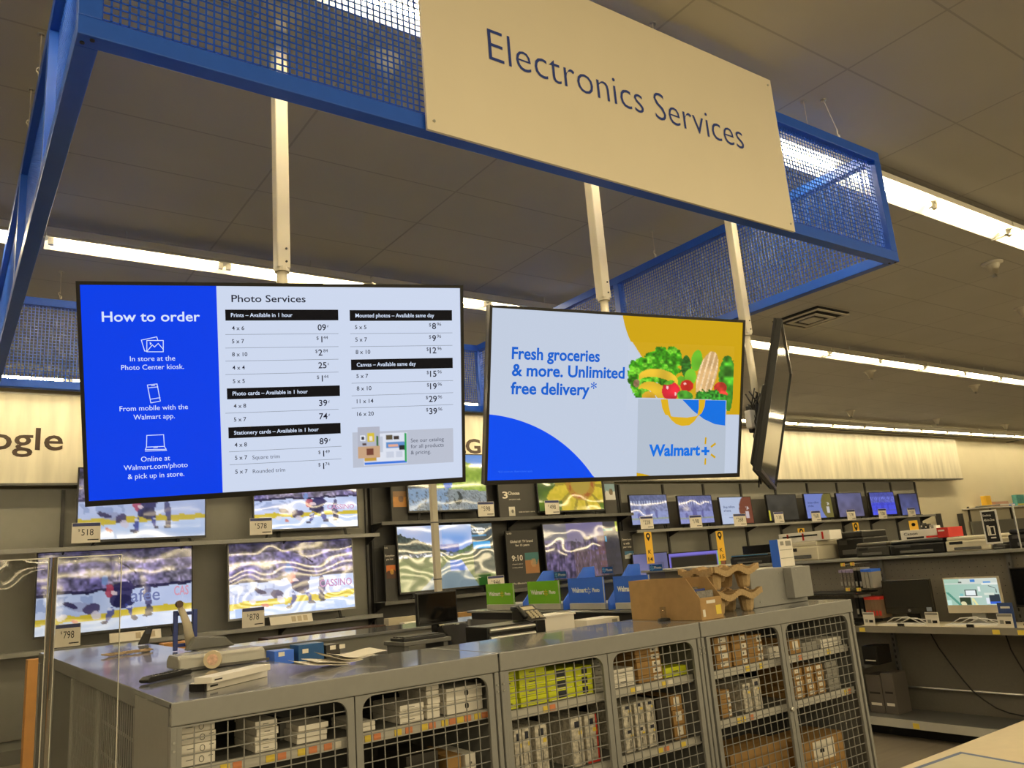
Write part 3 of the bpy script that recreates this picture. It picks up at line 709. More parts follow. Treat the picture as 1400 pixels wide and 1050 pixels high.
def wall_unit(name, label, x0, x1, shelves, pm, um, deck=True, n=None):
    t = thing(name, label, 'wall shelving', ((x0 + x1) / 2, 10.85, 0))
    MB().box(x0, x1, 10.84, 10.9, 0.14, H + 1.31).build('back_panel', pm, t)
    k = n or max(2, int(round((x1 - x0) / 1.22)))
    for i in range(k + 1):
        x = x0 + 0.02 + (x1 - x0 - 0.04) * i / k
        MB().box(x - 0.018, x + 0.018, 10.8, 10.84, 0.14, H + 1.29).build('upright', um, t)
    for z, d in shelves:
        s = MB(); s.box(x0, x1, WY, 10.8, z - 0.012, z); s.box(x0, x1, WY - 0.012, WY, z - 0.045, z + 0.004); o = s.build('shelf', GREY if pm is PANEL else DARKG, t, bevel=0.002)
        for i in range(k + 1):
            x = x0 + 0.03 + (x1 - x0 - 0.06) * i / k
            b = MB(); b.prism([(10.8, z - 0.14), (10.8, z - 0.013), (WY + 0.06, z - 0.013), (WY + 0.06, z - 0.035)], x - 0.008, x + 0.008, 'x'); b.build('bracket', BLACKM, t)
    if deck:
        s = MB(); s.box(x0, x1, 10.1, 10.8, 0.0, 0.14); s.build('base_deck', DARKG, t)
    return t
zl1, zl2 = H + 0.0575 * WY, H - 0.047 * WY
wall_unit('wall_shelving', 'grey wall shelving on the left holding hockey televisions', -4.0, 5.06, [(zl1, 1), (zl2, 1)], PANEL, CHAR)
zm1, zm2 = H + 0.0722 * WY, atY(600, 816, WY).z
wall_unit('wall_shelving', 'charcoal wall shelving in the middle holding colourful televisions', 5.1, 9.95, [(zm1, 1), (zm2, 1)], CHAR, BLACKM)
zr1, zr2 = H + 0.0428 * WY, H - 0.5
ur = wall_unit('wall_shelving', 'grey wall shelving on the right holding small televisions', 9.99, 20.1, [(zr1, 1), (zr2, 1)], PANEL, CHAR, n=9)

for i in range(9): MB().box(10.04 + 1.1233 * i, 10.04 + 1.1233 * i + 1.04, 10.815, 10.838, zr1 + .02, zr1 + .52).build('dark_rear_panel', CHAR, ur)
# ---- pictures
def base(u): return np.zeros(u.shape + (3,))
def mixc(o, mask, col, a=1.0): o[mask] = o[mask] * (1 - a) + np.array(col) * a
def ellm(u, v, cx, cy, rx, ry, rot=0.0, asp=1.78):
    c, s = math.cos(rot), math.sin(rot); dx, dy = (u - cx) * asp, v - cy
    return ((dx * c + dy * s) / rx) ** 2 + ((-dx * s + dy * c) / ry) ** 2 < 1
def hockey(seed, warm=False, dull=1.0, shift=0.0, boards=.5, text=True):
    def fn(u, v):
        w1 = vnoise(u, v, 16, 10, seed + 7) - .5; w2 = vnoise(u, v, 16, 10, seed + 8) - .5; u = u + .035 * w1; v = v + .04 * w2 * (v > .3)
        o = base(u); n1 = vnoise(u, v, 26, 14, seed); n2 = vnoise(u, v, 60, 34, seed + 1); n3 = vnoise(u, v, 8, 5, seed + 2)
        o[:] = np.stack([70 + 90 * n1 + 40 * n3, 66 + 80 * n1 + 40 * n3, 112 + 110 * n1], -1) * (0.55 + 0.7 * n2[..., None])
        top = v < .14; o[top] *= 0.55
        slope = 0.05 * (0.5 - u)
        bd = v > boards - .02 + slope; mixc(o, bd, (28, 26, 60), .8)
        bw = v > boards + .02 + slope; o[bw] = np.stack([170 + 40 * n3, 186 + 34 * n3, 226 + 24 * n3], -1)[bw]
        let = bw & (np.abs(((u * 9 + n3 * 2) % 1) - .5) < .22) & (v < boards + .2 + slope) & (v > boards + .06) & (u < .34); mixc(o, let, (120, 140, 190), .5)
        ys = (v > boards + .27 + slope) & (v < boards + .355 + slope); o[ys] = (206, 184, 54)
        ic = v >= boards + .355 + slope; o[ic] = np.stack([176 + 30 * n3, 198 + 24 * n3, 238 + 12 * n3], -1)[ic]
        # fallen white player on the left, dark player over him, referee to the right
        cx = .43 + shift
        for (a, b, rx, ry, ro, c) in ((-.2, .68, .18, .05, .1, (150, 158, 196)), (-.26, .66, .1, .03, .3, (44, 38, 80)), (-.13, .72, .1, .07, 0, (60, 52, 96)), (-.3, .8, .05, .04, 0, (225, 220, 232)), (-.1, .8, .07, .05, .6, (214, 206, 222)), (-.22, .86, .05, .03, .3, (206, 120, 110)),
                                      (.06, .56, .14, .17, .4, (40, 36, 84)), (-.01, .52, .06, .09, .2, (176, 66, 92)), (.02, .55, .05, .03, .2, (236, 214, 220)), (.08, .66, .12, .09, .3, (30, 30, 76)), (-.04, .38, .055, .07, 0, (120, 150, 206)), (.12, .45, .03, .08, -.5, (56, 50, 96)),
                                      (.0, .8, .035, .1, .25, (60, 70, 150)), (.12, .77, .035, .1, -.25, (60, 70, 150)), (-.03, .9, .05, .025, 0, (40, 42, 80)), (.15, .87, .05, .025, .1, (40, 42, 80)), (.0, .74, .035, .015, .25, (220, 224, 240)), (.12, .73, .035, .015, -.2, (220, 224, 240)),
                                      (.235, .62, .05, .17, 0, (74, 72, 116)), (.24, .8, .05, .07, 0, (50, 50, 84)), (.24, .86, .06, .02, 0, (40, 38, 60))):
            mixc(o, ellm(u, v, cx + a, b, rx * .9, ry * .95, ro), c, .88)
        st = (np.abs((v - .26) - (u - cx - .12) * 1.2) < .012) & (u > cx + .02) & (u < cx + .16); mixc(o, st, (40, 36, 60))
        return o * dull
    return fn
def lake(u, v):
    o = base(u); n1 = vnoise(u, v, 30, 18, 3); n2 = vnoise(u, v, 70, 46, 4); n3 = vnoise(u, v, 6, 4, 8)
    sky = np.stack([70 + 150 * n3 + 60 * v, 140 + 80 * n3, 216 + 20 * n3], -1); o[:] = sky
    mixc(o, (u < .45), (190, 190, 214), .55)
    far = v > .36 - .1 * np.sin((u - .15) * 6) * (u > .5) + .0 * n1
    ml = v > .08 + .62 * u + .05 * n1; mixc(o, ml & (u < .62), (62, 74, 70)); o[ml & (u < .62)] *= (.6 + .7 * n2[ml & (u < .62)][:, None])
    mb_ = (v > .22 + .35 * np.abs(u - .42) * 1.2) & (v > .30) & (u > .28) & (u < .62) & ~ml; mixc(o, mb_, (52, 84, 170))
    mr = v > .46 - .62 * (u - .5) + .06 * n1; mixc(o, mr & (u > .45), (70, 104, 110)); mixc(o, mr & (u > .55) & (v > .3), (84, 112, 52), .7); k = mr & (u > .45); o[k] *= (.7 + .5 * n2[k][:, None])
    vil = (v > .43) & (v < .5); mixc(o, vil & (n1 > .35), (110, 116, 124), .8); mixc(o, vil & (n2 > .66) & (u < .55), (206, 210, 226), .9)
    wt = v >= .5; o[wt] = np.stack([98 + 36 * n3, 110 + 36 * n3, 66 + 30 * n3], -1)[wt]; mixc(o, wt & (n3 > .6), (76, 86, 52), .4)
    tri = wt & (np.abs(u - .58 + (v - .5) * .16) < (v - .5) * .55 + .03) & (v > .57); mixc(o, tri, (130, 150, 200), .55); mixc(o, tri & (np.abs(u - .62) < .11) & (v < .74), (84, 126, 220), .8)
    mixc(o, (v > .84) & (u > .8) & (u < .94), (30, 74, 20))
    pn = (u > .765) & (v < .8); mixc(o, pn, (64, 72, 70), .86); mixc(o, pn & (v > .29) & (v < .4) & (u > .78) & (u < .97), (56, 160, 222)); mixc(o, pn & (v > .06) & (v < .11) & (u < .92) & (n2 > .3), (220, 224, 226)); mixc(o, pn & (v > .12) & (v < .15) & (u < .9) & (n2 > .3), (210, 214, 216)); mixc(o, pn & (v > .18) & (v < .2) & (u < .93), (90, 150, 190))
    return o
def meadow(u, v):
    o = base(u); n1 = vnoise(u, v, 30, 18, 13); n2 = vnoise(u, v, 70, 46, 14); n3 = vnoise(u, v, 6, 4, 18)
    o[:] = (110, 150, 214)
    hill = v > .24 - .14 * np.sin(u * 3.6) * (u > .3) - .05; o[hill] = np.stack([120 + 40 * n1, 146 + 40 * n1, 54 + 20 * n1], -1)[hill]
    riv = (v > .62 + .1 * (u - .5)); o[riv] = np.stack([110 + 60 * n2, 118 + 60 * n2, 122 + 56 * n2], -1)[riv]; mixc(o, riv & (u < .5) & (n3 > .4), (120, 156, 200), .6); mixc(o, riv & (n2 > .72), (60, 62, 60), .6)
    mixc(o, ellm(u, v, .5, .55, .11, .07), (40, 100, 190)); mixc(o, ellm(u, v, .62, .79, .1, .13), (52, 60, 60)); mixc(o, ellm(u, v, .6, .76, .05, .08), (130, 140, 140))
    mixc(o, (u < .3) & (v < .62) & (v > .2), (58, 66, 74), .9); mixc(o, (u > .1) & (u < .26) & (v > .45) & (v < .48), (70, 150, 220))
    return o
def sunflower(u, v):
    o = base(u); n1 = vnoise(u, v, 30, 18, 23); n3 = vnoise(u, v, 8, 6, 28)
    o[:] = np.stack([60 + 40 * n3, 84 + 40 * n3, 40 + 0 * n3], -1)
    dx, dy = (u - .66) * 1.78, v - .38; r = np.hypot(dx, dy); a = np.arctan2(dy, dx)
    pet = r < .86 + .16 * np.cos(a * 11 + 1); o[pet] = np.stack([188 + 30 * n1, 166 + 24 * n1, 44 + 20 * n1], -1)[pet]
    ed = pet & (np.cos(a * 11 + 1) < -.75) & (r > .4); mixc(o, ed, (130, 116, 40), .7)
    mixc(o, r < .42, (168, 120, 50), .8); mixc(o, (r < .38) & (r > .3) & (n1 > .4), (150, 70, 40), .6); mixc(o, r < .28, (170, 150, 66), .8)
    mixc(o, ellm(u, v, .9, .2, .14, .2), (150, 90, 44), .7)
    mixc(o, (u > .04) & (u < .3) & (v < .32), (62, 66, 52), .9)
    return o
def city(u, v):
    o = base(u); n1 = vnoise(u, v, 34, 20, 33); n2 = vnoise(u, v, 70, 46, 34); n3 = vnoise(u, v, 8, 6, 38)
    o[:] = np.stack([112 + 30 * v, 104 + 26 * v, 142 - 10 * v], -1); mixc(o, (u < .3) & (v < .3), (116, 118, 96), .5)
    sk = v > .36 + .14 * (n1 - .5) - .12 * (np.abs(u - .58) < .07); o[sk] = np.stack([56 + 66 * n1, 50 + 56 * n1, 70 + 70 * n1], -1)[sk]
    n1 = vnoise(u + .06 * v, v, 60, 5, 36); n2 = vnoise(u + .1 * v, v, 90, 14, 37); o[sk] *= (.55 + .8 * n1[sk])[:, None]; cl = sk & (u > .36) & (v > .5); o[cl] = np.stack([70 + 60 * n2, 58 + 50 * n2, 60 + 60 * n2], -1)[cl]; mixc(o, (u > .7) & (u < .86) & (v > .25) & (n3 > .3), (116, 84, 84), .7); mixc(o, sk & (n2 > .78), (126, 110, 170), .4)
    pn = (u > .79); mixc(o, pn, (62, 60, 60), .85); mixc(o, pn & (u < .93) & (v > .12) & (v < .18), (40, 120, 120), .9); mixc(o, (u > .8) & (u < .83) & (v > .28) & (v < .38), (80, 160, 200)); mixc(o, (u > .97) & (v < .2), (170, 180, 60))
    return o
def arena(seed, tint=(1, 1, 1), lowblue=False):
    def fn(u, v):
        o = base(u); n1 = vnoise(u, v, 30, 18, seed); n2 = vnoise(u, v, 60, 36, seed + 1)
        o[:] = np.stack([92 + 60 * n1, 98 + 60 * n1, 132 + 66 * n1], -1); mixc(o, (v < .3), (74, 82, 116), .5)
        mixc(o, (v > .2) & (v < .3) & (np.abs((u * 14) % 1 - .5) < .2), (196, 206, 232), .7)
        bw = v > .56; mixc(o, bw, (150, 160, 206), .7); mixc(o, bw & (v > .78) & (v < .84), (150, 160, 90), .5)
        for cx, cy, rx, ry in ((.45, .62, .12, .2), (.68, .66, .06, .16), (.2, .7, .08, .1)): mixc(o, ellm(u, v, cx, cy, rx, ry), (88, 88, 140), .7)
        if lowblue: mixc(o, (v > .45), (60, 70, 200), .5)
        return o * np.array(tint)
    return fn
def shop(bg, blob, txt):
    def fn(u, v):
        o = base(u); o[:] = bg; mixc(o, ellm(u, v, .92, .5, .6, .62), blob); n2 = vnoise(u, v, 80, 60, 9)
        mixc(o, ellm(u, v, .84, .42, .1, .07) & (n2 > .4), (220, 214, 210), .8); mixc(o, (u > .78) & (u < .88) & (v > .54) & (v < .8), (210, 206, 214), .8)
        mixc(o, (u > .22) & (u < .5) & (v > .74) & (v < .78), (90, 100, 140), .8)
        return o
    return fn
def dim(c1, c2, side=None):
    def fn(u, v):
        o = base(u); n = vnoise(u, v, 5, 4, 77); o[:] = np.array(c1) * (1 - v[..., None]) + np.array(c2) * v[..., None]; o *= (.85 + .3 * n[..., None])
        if side: mixc(o, (u < .05) & (v > .6), side)
        return o
    return fn
WAVY = screen_mat('filmed_television_picture', 0.0095, 1.0, 0.04)
CALM = screen_mat('calm_television_picture', 0.005, 1.0, 0.05)
FRAMEM = mat('television_bezel', (30, 30, 32), rough=0.3, var=0.02)
SILV = mat('silver_bezel', (150, 150, 150), rough=0.3, var=0.02)
def television(label, TL, TR, BR, BL, pic, nu, nv, Y=WY + 0.12, group=None, mt=None, zfoot=None, lean=0.0, deep=0.05, bez=None, name='television', top_z=None):
    q = [atY(*p, Y) for p in (TL, TR, BR, BL)]
    x0 = (q[0].x + q[3].x) / 2; x1 = (q[1].x + q[2].x) / 2; z1 = top_z if top_z else (q[0].z + q[1].z) / 2; z0 = (q[2].z + q[3].z) / 2
    zf = z0 - 0.05 if zfoot is None else zfoot
    t = thing(name, label, 'television', ((x0 + x1) / 2, Y, zf), (math.radians(-lean), 0, 0), group)
    X = (x1 - x0) / 2; zb, zt = z0 - zf, z1 - zf; e = 0.012 if X < .6 else 0.016
    b = MB(); b.box(-X, X, 0, deep * .6, zb, zb + e * 1.6); b.box(-X, X, 0, deep * .6, zt - e, zt); b.box(-X, -X + e, 0, deep * .6, zb + e * 1.6, zt - e); b.box(X - e, X, 0, deep * .6, zb + e * 1.6, zt - e)
    b.build('bezel', bez or FRAMEM, t, local=True)
    MB().box(-X + .004, X - .004, deep * .6 + .001, deep, zb + .004, zt - .004).build('back_cover', BLACKM, t, local=True)
    s = grid_screen('picture', mt or WAVY, None, Vector((-X + e, 0.003, zt - e)), Vector((1, 0, 0)), Vector((0, 0, -1)), 2 * X - 2 * e, zt - zb - 2.6 * e, nu, nv, pic); s.parent = t
    for sx in (-1, 1):
        b = MB(); cx = sx * X * .72
        b.prism([(cx - .015, zb + .01), (cx + .015, zb + .01), (cx + sx * .03 + .01, 0.012), (cx + sx * .03 + .01, 0), (cx + sx * .03 - .02, 0)], deep * .3, deep * .3 + .02, 'y'); b.box(cx + sx * .02 - .012, cx + sx * .02 + .012, -.1, .16, 0.0, .012)
        b.build('foot', BLACKM, t, local=True)
    return t, x0, x1, z0, z1
G1, G2, G3 = 'televisions on the left wall shelving', 'televisions on the middle wall shelving', 'small televisions on the right wall shelving'
tA = television('hockey television on the upper left shelf, half hidden by the price menu screen', (106, 640), (283, 629), (281.5, 729), (104, 748), hockey(41, dull=.9, shift=.02, boards=.42), 90, 52, mt=CALM, group=G1, zfoot=zl1, top_z=zl1 + 0.93, lean=0.8)
tB = television('hockey television on the upper left shelf, under the right half of the price menu', (346, 612), (489, 604), (488.5, 720), (346, 729), hockey(51, shift=.1, boards=.42), 90, 52, group=G1, zfoot=zl1, top_z=zl1 + 0.84, lean=0.8)
tC = television('largest hockey television, on the lower left shelf behind the clear screen', (50, 755), (265, 744), (264, 855), (45.5, 872), hockey(61, shift=.03, dull=.94), 130, 74, mt=CALM, group=G1, zfoot=zl2, lean=2.6)
tD = television('bright hockey television on the lower left shelf beside the 878 price card', (312, 743), (484, 733.5), (487, 832), (313, 849.5), hockey(71, shift=.06, dull=1.02), 120, 70, group=G1, zfoot=zl2, bez=SILV, lean=2.6)
tE = television('television showing a green meadow with a blue tent, upper middle shelf', (555, 622), (662, 618), (668, 694.5), (558.5, 704.5), meadow, 80, 50, group=G2, zfoot=zm1, mt=CALM, lean=0.8)
tF = television('television showing a yellow sunflower, upper middle shelf', (731, 634), (820, 631), (828, 698.5), (738, 700.5), sunflower, 70, 46, group=G2, zfoot=zm1, lean=0.8)
tG = television('television showing a mountain lake, lower middle shelf', (542, 719), (675, 713), (681, 800), (548.5, 813), lake, 110, 70, group=G2, zfoot=zm2, lean=2.6)
tH = television('television showing dark rocky towers, covered in wavy glare, lower middle shelf', (742.5, 715), (846, 711.5), (854, 786), (750, 796), city, 90, 60, group=G2, zfoot=zm2, lean=2.6)
small = [((858, 676), (911, 676), (917, 715), (867, 721), arena(81), 'pale blue arena picture'), ((925, 677), (973, 677), (978, 715), (932, 718), arena(91, (.96, .94, 1.0)), 'lilac arena picture'),
         ((982, 679), (1026, 679), (1033, 716), (989, 718), shop((176, 188, 214), (116, 66, 48), ''), 'white page with a brown half circle'), ((1046.5, 676), (1088, 675.5), (1094, 711), (1053.5, 713), dim((70, 66, 58), (52, 50, 44), (200, 190, 60)), 'dark picture and yellow corner'),
         ((1098, 675), (1135, 673.5), (1142, 708), (1105.5, 710), shop((112, 126, 190), (106, 98, 50), ''), 'lavender page with an olive half circle'), ((1143, 674), (1176.5, 673), (1184, 706.3), (1148.6, 708), dim((92, 94, 132), (96, 92, 120)), 'plain mauve picture'),
         ((1188.5, 673), (1222, 672), (1227, 703), (1194, 706), arena(95, (.72, .74, 1.1), True), 'deep blue arena picture'), ((1228, 675), (1252, 674), (1260, 703.5), (1235, 705.5), dim((62, 66, 104), (84, 92, 146)), 'navy picture')]
for k, (a, b_, c, d, fn, ds) in enumerate(small):
    o = television(f'small television with {ds}, {ORD[k + 1]} in its row', a, b_, c, d, fn, 46, 34, group=G3, zfoot=zr1, deep=.045, lean=1.4)
    if 'half circle' in ds:
        X0, X1, Z0, Z1 = o[1:]; b = MB()
        for i, s_ in enumerate(('Shop millions', 'of items.') if 'brown' in ds else ('Stream millions', 'of titles.')):
            put_text(b, s_, ((X0 - X1) * .4, .0015, Z0 - zr1 + (Z1 - Z0) * (.6 - .13 * i)), (1, 0, 0), (0, 0, 1), cap=(Z1 - Z0) * .085, bold=.01)
        b.build('page_text', glow('lit_page_text', (60, 70, 110)), o[0], local=True)
def rink(tv, s_, u, v, wd, hh, m_, bo):
    """blurred advertising on the rink boards, laid on the television picture"""
    t, X0, X1, Z0, Z1 = tv; W_, H_ = X1 - X0, Z1 - Z0; zf = t.location.z
    b = MB(); put_text(b, s_, (-W_ / 2 + W_ * u, .0015, Z0 - zf + H_ * v), (1, 0, 0), (0, 0, 1), w=W_ * wd, h=H_ * hh, bold=bo); b.build('rink_board_text', m_, t, local=True)
PINKP = glow('lit_pink_pixels', (206, 156, 196))
rink(tD, 'CASSINO', .705, .335, .27, .1, PINKP, .02); rink(tB, 'CASSINO', .69, .36, .27, .09, PINKP, .02)
rink(tC, 'afee', .585, .33, .19, .16, glow('lit_slate_pixels', (112, 122, 170)), .01); rink(tC, 'CAS', .87, .37, .1, .12, glow('lit_rose_pixels', (204, 150, 172)), .02)
# wall televisions low on the right shelving, glimpsed over the printer shelf
tI = television('dull lilac television low on the right shelving behind the K 14 flag', (869, 757), (917, 754.5), (917, 840), (869, 848), dim((100, 100, 140), (120, 116, 140)), 40, 30, zfoot=zr2, group='televisions low on the right shelving')
tJ = television('dark wide television with bright coloured right edge behind the K 15 flag', (918, 757), (996, 749), (996, 838), (918, 842), lambda u, v: np.where((u > .86)[..., None], np.where((u > .91)[..., None], np.array((120, 70, 44)), np.array((150, 190, 60))), np.where(((u < .03) | (v < .06) | (u > .84))[..., None], np.array((120, 110, 200)), np.array((40, 36, 28)))) + 0.0, 50, 30, zfoot=zr2, group='televisions low on the right shelving')

# ---- charcoal information placards beside the middle televisions
def placard(label, TL, TR, BR, BL, lines=(), pic=None, Y=WY + 0.2, cut=False, foot=None):
    q = [atY(*p, Y) for p in (TL, TR, BR, BL)]; x0 = (q[0].x + q[3].x) / 2; x1 = (q[1].x + q[2].x) / 2; z1 = (q[0].z + q[1].z) / 2; z0 = foot if foot else (q[2].z + q[3].z) / 2
    t = thing('information_placard', label, 'placard', ((x0 + x1) / 2, Y, z0), group='charcoal placards between the televisions')
    W_, H_ = x1 - x0, z1 - z0
    MB().box(x0, x1, Y, Y + .03, z0, z1).build('board', CHAR, t, bevel=.003)
    for s, u, v, wd, ht, bo in lines:
        b = MB(); put_text(b, s, (x0 + W_ * u, Y - .002, z1 - H_ * v), (1, 0, 0), (0, 0, 1), w=W_ * wd, h=H_ * ht, bold=bo); b.build('lettering', PAPER, t)
    if pic:
        u0, v0, u1, v1, fn = pic
        o = grid_screen('printed_picture', PRINT, None, Vector((x0 + W_ * u0, Y - .002, z1 - H_ * v0)) - Vector(t.location), Vector((1, 0, 0)), Vector((0, 0, -1)), W_ * (u1 - u0), H_ * (v1 - v0), 24, 18, fn); o.parent = t
    return t
def print_mat():
    mt = bpy.data.materials.new('printed_ink'); mt.use_nodes = True; N = mt.node_tree.nodes; a = N.new('ShaderNodeAttribute'); a.attribute_name = 'picture'
    mt.node_tree.links.new(a.outputs['Color'], N['Principled BSDF'].inputs['Base Color']); N['Principled BSDF'].inputs['Roughness'].default_value = .4
    return mt
PRINT = print_mat()
def pprint(c1, c2, c3):
    def fn(u, v):
        o = base(u); n = vnoise(u, v, 6, 5, int(sum(c1))); o[:] = c1; mixc(o, v > .45 + .3 * (n - .5), c2); mixc(o, ellm(u, v, .6, .5, .35, .22), c3, .8); return o
    return fn
placard('narrow charcoal placard with a desert photo, left of the meadow television', (534, 650), (556, 648), (556, 698), (535.5, 699), [], (.1, .35, .95, .68, pprint((120, 90, 60), (170, 120, 60), (90, 70, 60))), foot=zm1)
placard('charcoal placard numbered 2 and 3, right of the meadow television', (680, 650), (730, 648), (736, 703), (683, 705), [('2', .1, .2, .12, .12, .02), ('3', .1, .55, .14, .16, .02), ('Choose', .25, .47, .3, .08, .02), ('your picture mode', .26, .6, .3, .05, 0), ('scan to learn more', .5, .88, .42, .04, 0)], (.24, .74, .4, .95, pprint((220, 216, 206), (200, 196, 186), (90, 88, 84))), foot=zm1)
placard('charcoal placard with a bird photo, right of the sunflower television', (823, 652), (839, 651), (844, 697), (828, 698), [('LG', .2, .1, .3, .06, .01)], (.1, .2, .95, .62, pprint((120, 150, 170), (206, 206, 206), (90, 70, 50))), foot=zm1)
placard('narrow charcoal placard with an orange mushroom photo, left of the lake television', (525, 746), (541, 745), (543, 812), (527.5, 815), [('LG', .05, .06, .25, .03, .01), ('Everything', .08, .22, .8, .05, .02), ('you love', .15, .28, .6, .05, .02)], (.12, .36, .92, .6, pprint((220, 120, 40), (90, 50, 30), (230, 170, 50))), foot=zm2)
placard('tall charcoal placard reading Global #1 TV brand for 15 years, 9:10', (690.5, 726), (733, 724), (741, 804), (697, 807), [('LG', .04, .06, .14, .025, .01), ('Global #1 TV brand', .12, .22, .72, .05, .02), ('for 15 years', .28, .29, .44, .05, .02), ('9:10', .14, .53, .34, .1, .02), ('of experts say so', .14, .6, .32, .03, 0), ('in many surveys', .14, .66, .32, .03, 0), ('The difference is real', .14, .93, .5, .03, .01)], (.55, .4, .99, .76, pprint((60, 120, 126), (170, 120, 76), (190, 150, 110))), foot=zm2)
placard('charcoal placard reading Control your TV with your voice, beside the glare-covered television', (848, 726), (864, 725), (869.5, 784), (853, 786), [('Control your', .1, .22, .8, .05, .02), ('tv with', .2, .3, .5, .05, .02), ('your voice', .12, .38, .7, .05, .02)], (.2, .44, .95, .6, pprint((60, 110, 150), (200, 206, 206), (230, 230, 226))), foot=zm2)

# ---- price cards
def price_card(label, px0, px1, py0, py1, text, foot, Y=WY - 0.015, hdr=True, cols=None):
    a = atY(px0, (py0 + py1) / 2, Y); c = atY(px1, (py0 + py1) / 2, Y); z1 = atY((px0 + px1) / 2, py0, Y).z; z0 = atY((px0 + px1) / 2, py1, Y).z
    t = thing('price_card', label, 'price card', ((a.x + c.x) / 2, Y, z0), group='price cards on the television shelves')
    MB().box(a.x, c.x, Y - .002, Y + .002, z0, z1).build('card', PAPER, t)
    W_, H_ = c.x - a.x, z1 - z0
    if hdr: MB().box(a.x + W_ * .02, c.x - W_ * .02, Y - .0035, Y - .0021, z1 - H_ * .18, z1 - H_ * .02).build('header_strip', mat('navy_card_header', (52, 60, 112), var=.05), t)
    if text:
        b = MB(); put_text(b, text, (a.x + W_ * .33, Y - .003, z0 + H_ * .36), (1, 0, 0), (0, 0, 1), w=W_ * .42, h=H_ * .32); b.build('price_text', INK, t)
        b = MB(); put_text(b, '$', (a.x + W_ * .22, Y - .003, z0 + H_ * .55), (1, 0, 0), (0, 0, 1), w=W_ * .06, h=H_ * .14); b.build('currency_sign', INK, t)
    b = MB(); b.box(a.x + W_ * .55, c.x - W_ * .06, Y - .003, Y - .0021, z0 + H_ * .12, z0 + H_ * .17); b.build('code_line', INK, t)
    return t
price_card('white price card reading 518 on the upper left shelf', 98, 137.5, 714.5, 742, '518', zl1)
price_card('white price card reading 578 on the upper left shelf', 341.5, 372, 708, 731, '578', zl1)
price_card('white price card reading 798 on the lower left shelf, seen through clear plastic', 75, 110, 853, 884, '798', zl2)
price_card('white price card reading 878 in front of the bright hockey television', 331, 361.5, 830.5, 857.5, '878', zl2)
price_card('white price card in front of the meadow television', 653.5, 675.5, 686, 706, '598', zm1)
price_card('white price card in front of the sunflower television', 745, 764.5, 684, 703, '498', zm1)
price_card('white price card behind the smaller green photo placard', 667, 689.5, 787, 806, '946', zm2)
for k, (xa_, xb_, y0, y1, p_) in enumerate(((875.5, 893, 706, 723, '228'), (943, 959.5, 704.5, 721.5, '198'), (1003, 1020, 702.5, 719, '268'), (1058.5, 1071.5, 700, 715, '138'), (1109.5, 1122, 698.5, 713, '168'), (1158, 1169.5, 697, 711, '178'), (1201, 1212, 695.5, 709, '158'), (1241, 1251.5, 694.5, 706.5, '128'))):
    price_card(f'small white price card under the {ORD[k + 1]} small television of the right row', xa_, xb_, y0, y1, p_, zr1)
for lab, a, c, y0, y1 in (('long white feature card under the largest hockey television', 150, 221, 860, 876), ('long white feature card right of the 878 price card', 370, 428, 840, 856)):
    p0 = atY(a, y1, WY - .03); p1 = atY(c, y0 + 1, WY - .03); zz = zl2 + .004
    t = thing('feature_card', lab, 'card', ((p0.x + p1.x) / 2, WY, zz))
    b = MB(); b.prism([(WY - .03, zz), (WY - .026, zz), (WY + .02, zz + .1), (WY + .016, zz + .1)], p0.x, p1.x, 'x'); b.build('card', PAPER, t)
    b = MB()
    for i in range(3): b.prism([(WY - .021 - .001, zz + .02), (WY + .008 - .001, zz + .085), (WY + .0075 - .001, zz + .085), (WY - .0215 - .001, zz + .02)], p0.x + (p1.x - p0.x) * (.5 + .14 * i), p0.x + (p1.x - p0.x) * (.6 + .14 * i), 'x')
    b.build('printed_panels', mat('tan_print', (190, 176, 150)), t)
# ---- K flags hanging under the right shelf
def flag(label, pts, num, Y=WY - 0.03, L='K'):
    q = [atY(*p, Y) for p in pts]; x0 = (q[0].x + q[3].x) / 2; x1 = (q[1].x + q[2].x) / 2; z1 = (q[0].z + q[1].z) / 2; z0 = (q[2].z + q[3].z) / 2; W_, H_ = x1 - x0, z1 - z0
    t = thing('aisle_flag', label, 'flag', ((x0 + x1) / 2, Y, z1))
    MB().box(x0, x1, Y - .002, Y + .002, z0, z1).build('card', KYEL, t)
    b = MB(); c = ((x0 + x1) / 2, z1 - H_ * (.13 if num else .38)); r = W_ * .3
    pts2 = [(c[0] + r * math.cos(a), c[1] + r * math.sin(a)) for a in [math.radians(d) for d in range(-30, 211, 20)]] + [(c[0], c[1] - r * 1.75)]
    b.prism(pts2, Y - .0035, Y - .0022, 'y'); b.build('pin_mark', INK, t)
    b = MB(); b.prism([(c[0] + r * .45 * math.cos(a), c[1] + r * .45 * math.sin(a)) for a in [i * math.pi / 5 for i in range(10)]], Y - .0045, Y - .0036, 'y'); b.build('pin_centre', KYEL, t)
    if num:
        for s, v, hh, wd in ((L, .7, .13, .42), (num, .93, .13, .62)):
            b = MB(); put_text(b, s, (x0 + W_ * (1 - wd) / 2, Y - .003, z1 - H_ * v), (1, 0, 0), (0, 0, 1), w=W_ * wd, h=H_ * hh, bold=.012); b.build('lettering', INK, t)
    return t
flag('left one of two long amber flags under the small televisions, lettered K 14', [(878.5, 727.5), (889, 727), (896, 769.5), (887, 771.5)], '14')
flag('right one of two long amber flags under the small televisions, lettered K 15', [(978.5, 726), (988.5, 726), (992, 766), (983, 767)], '15')
flag('short amber flag with a pin mark above the printers', [(1165.5, 714.5), (1174, 714.5), (1174.5, 727), (1166.5, 727.5)], None)
flag('short amber flag with a pin mark behind the white printer', [(1091, 722.5), (1100, 722), (1100.5, 735), (1091.5, 736)], None)
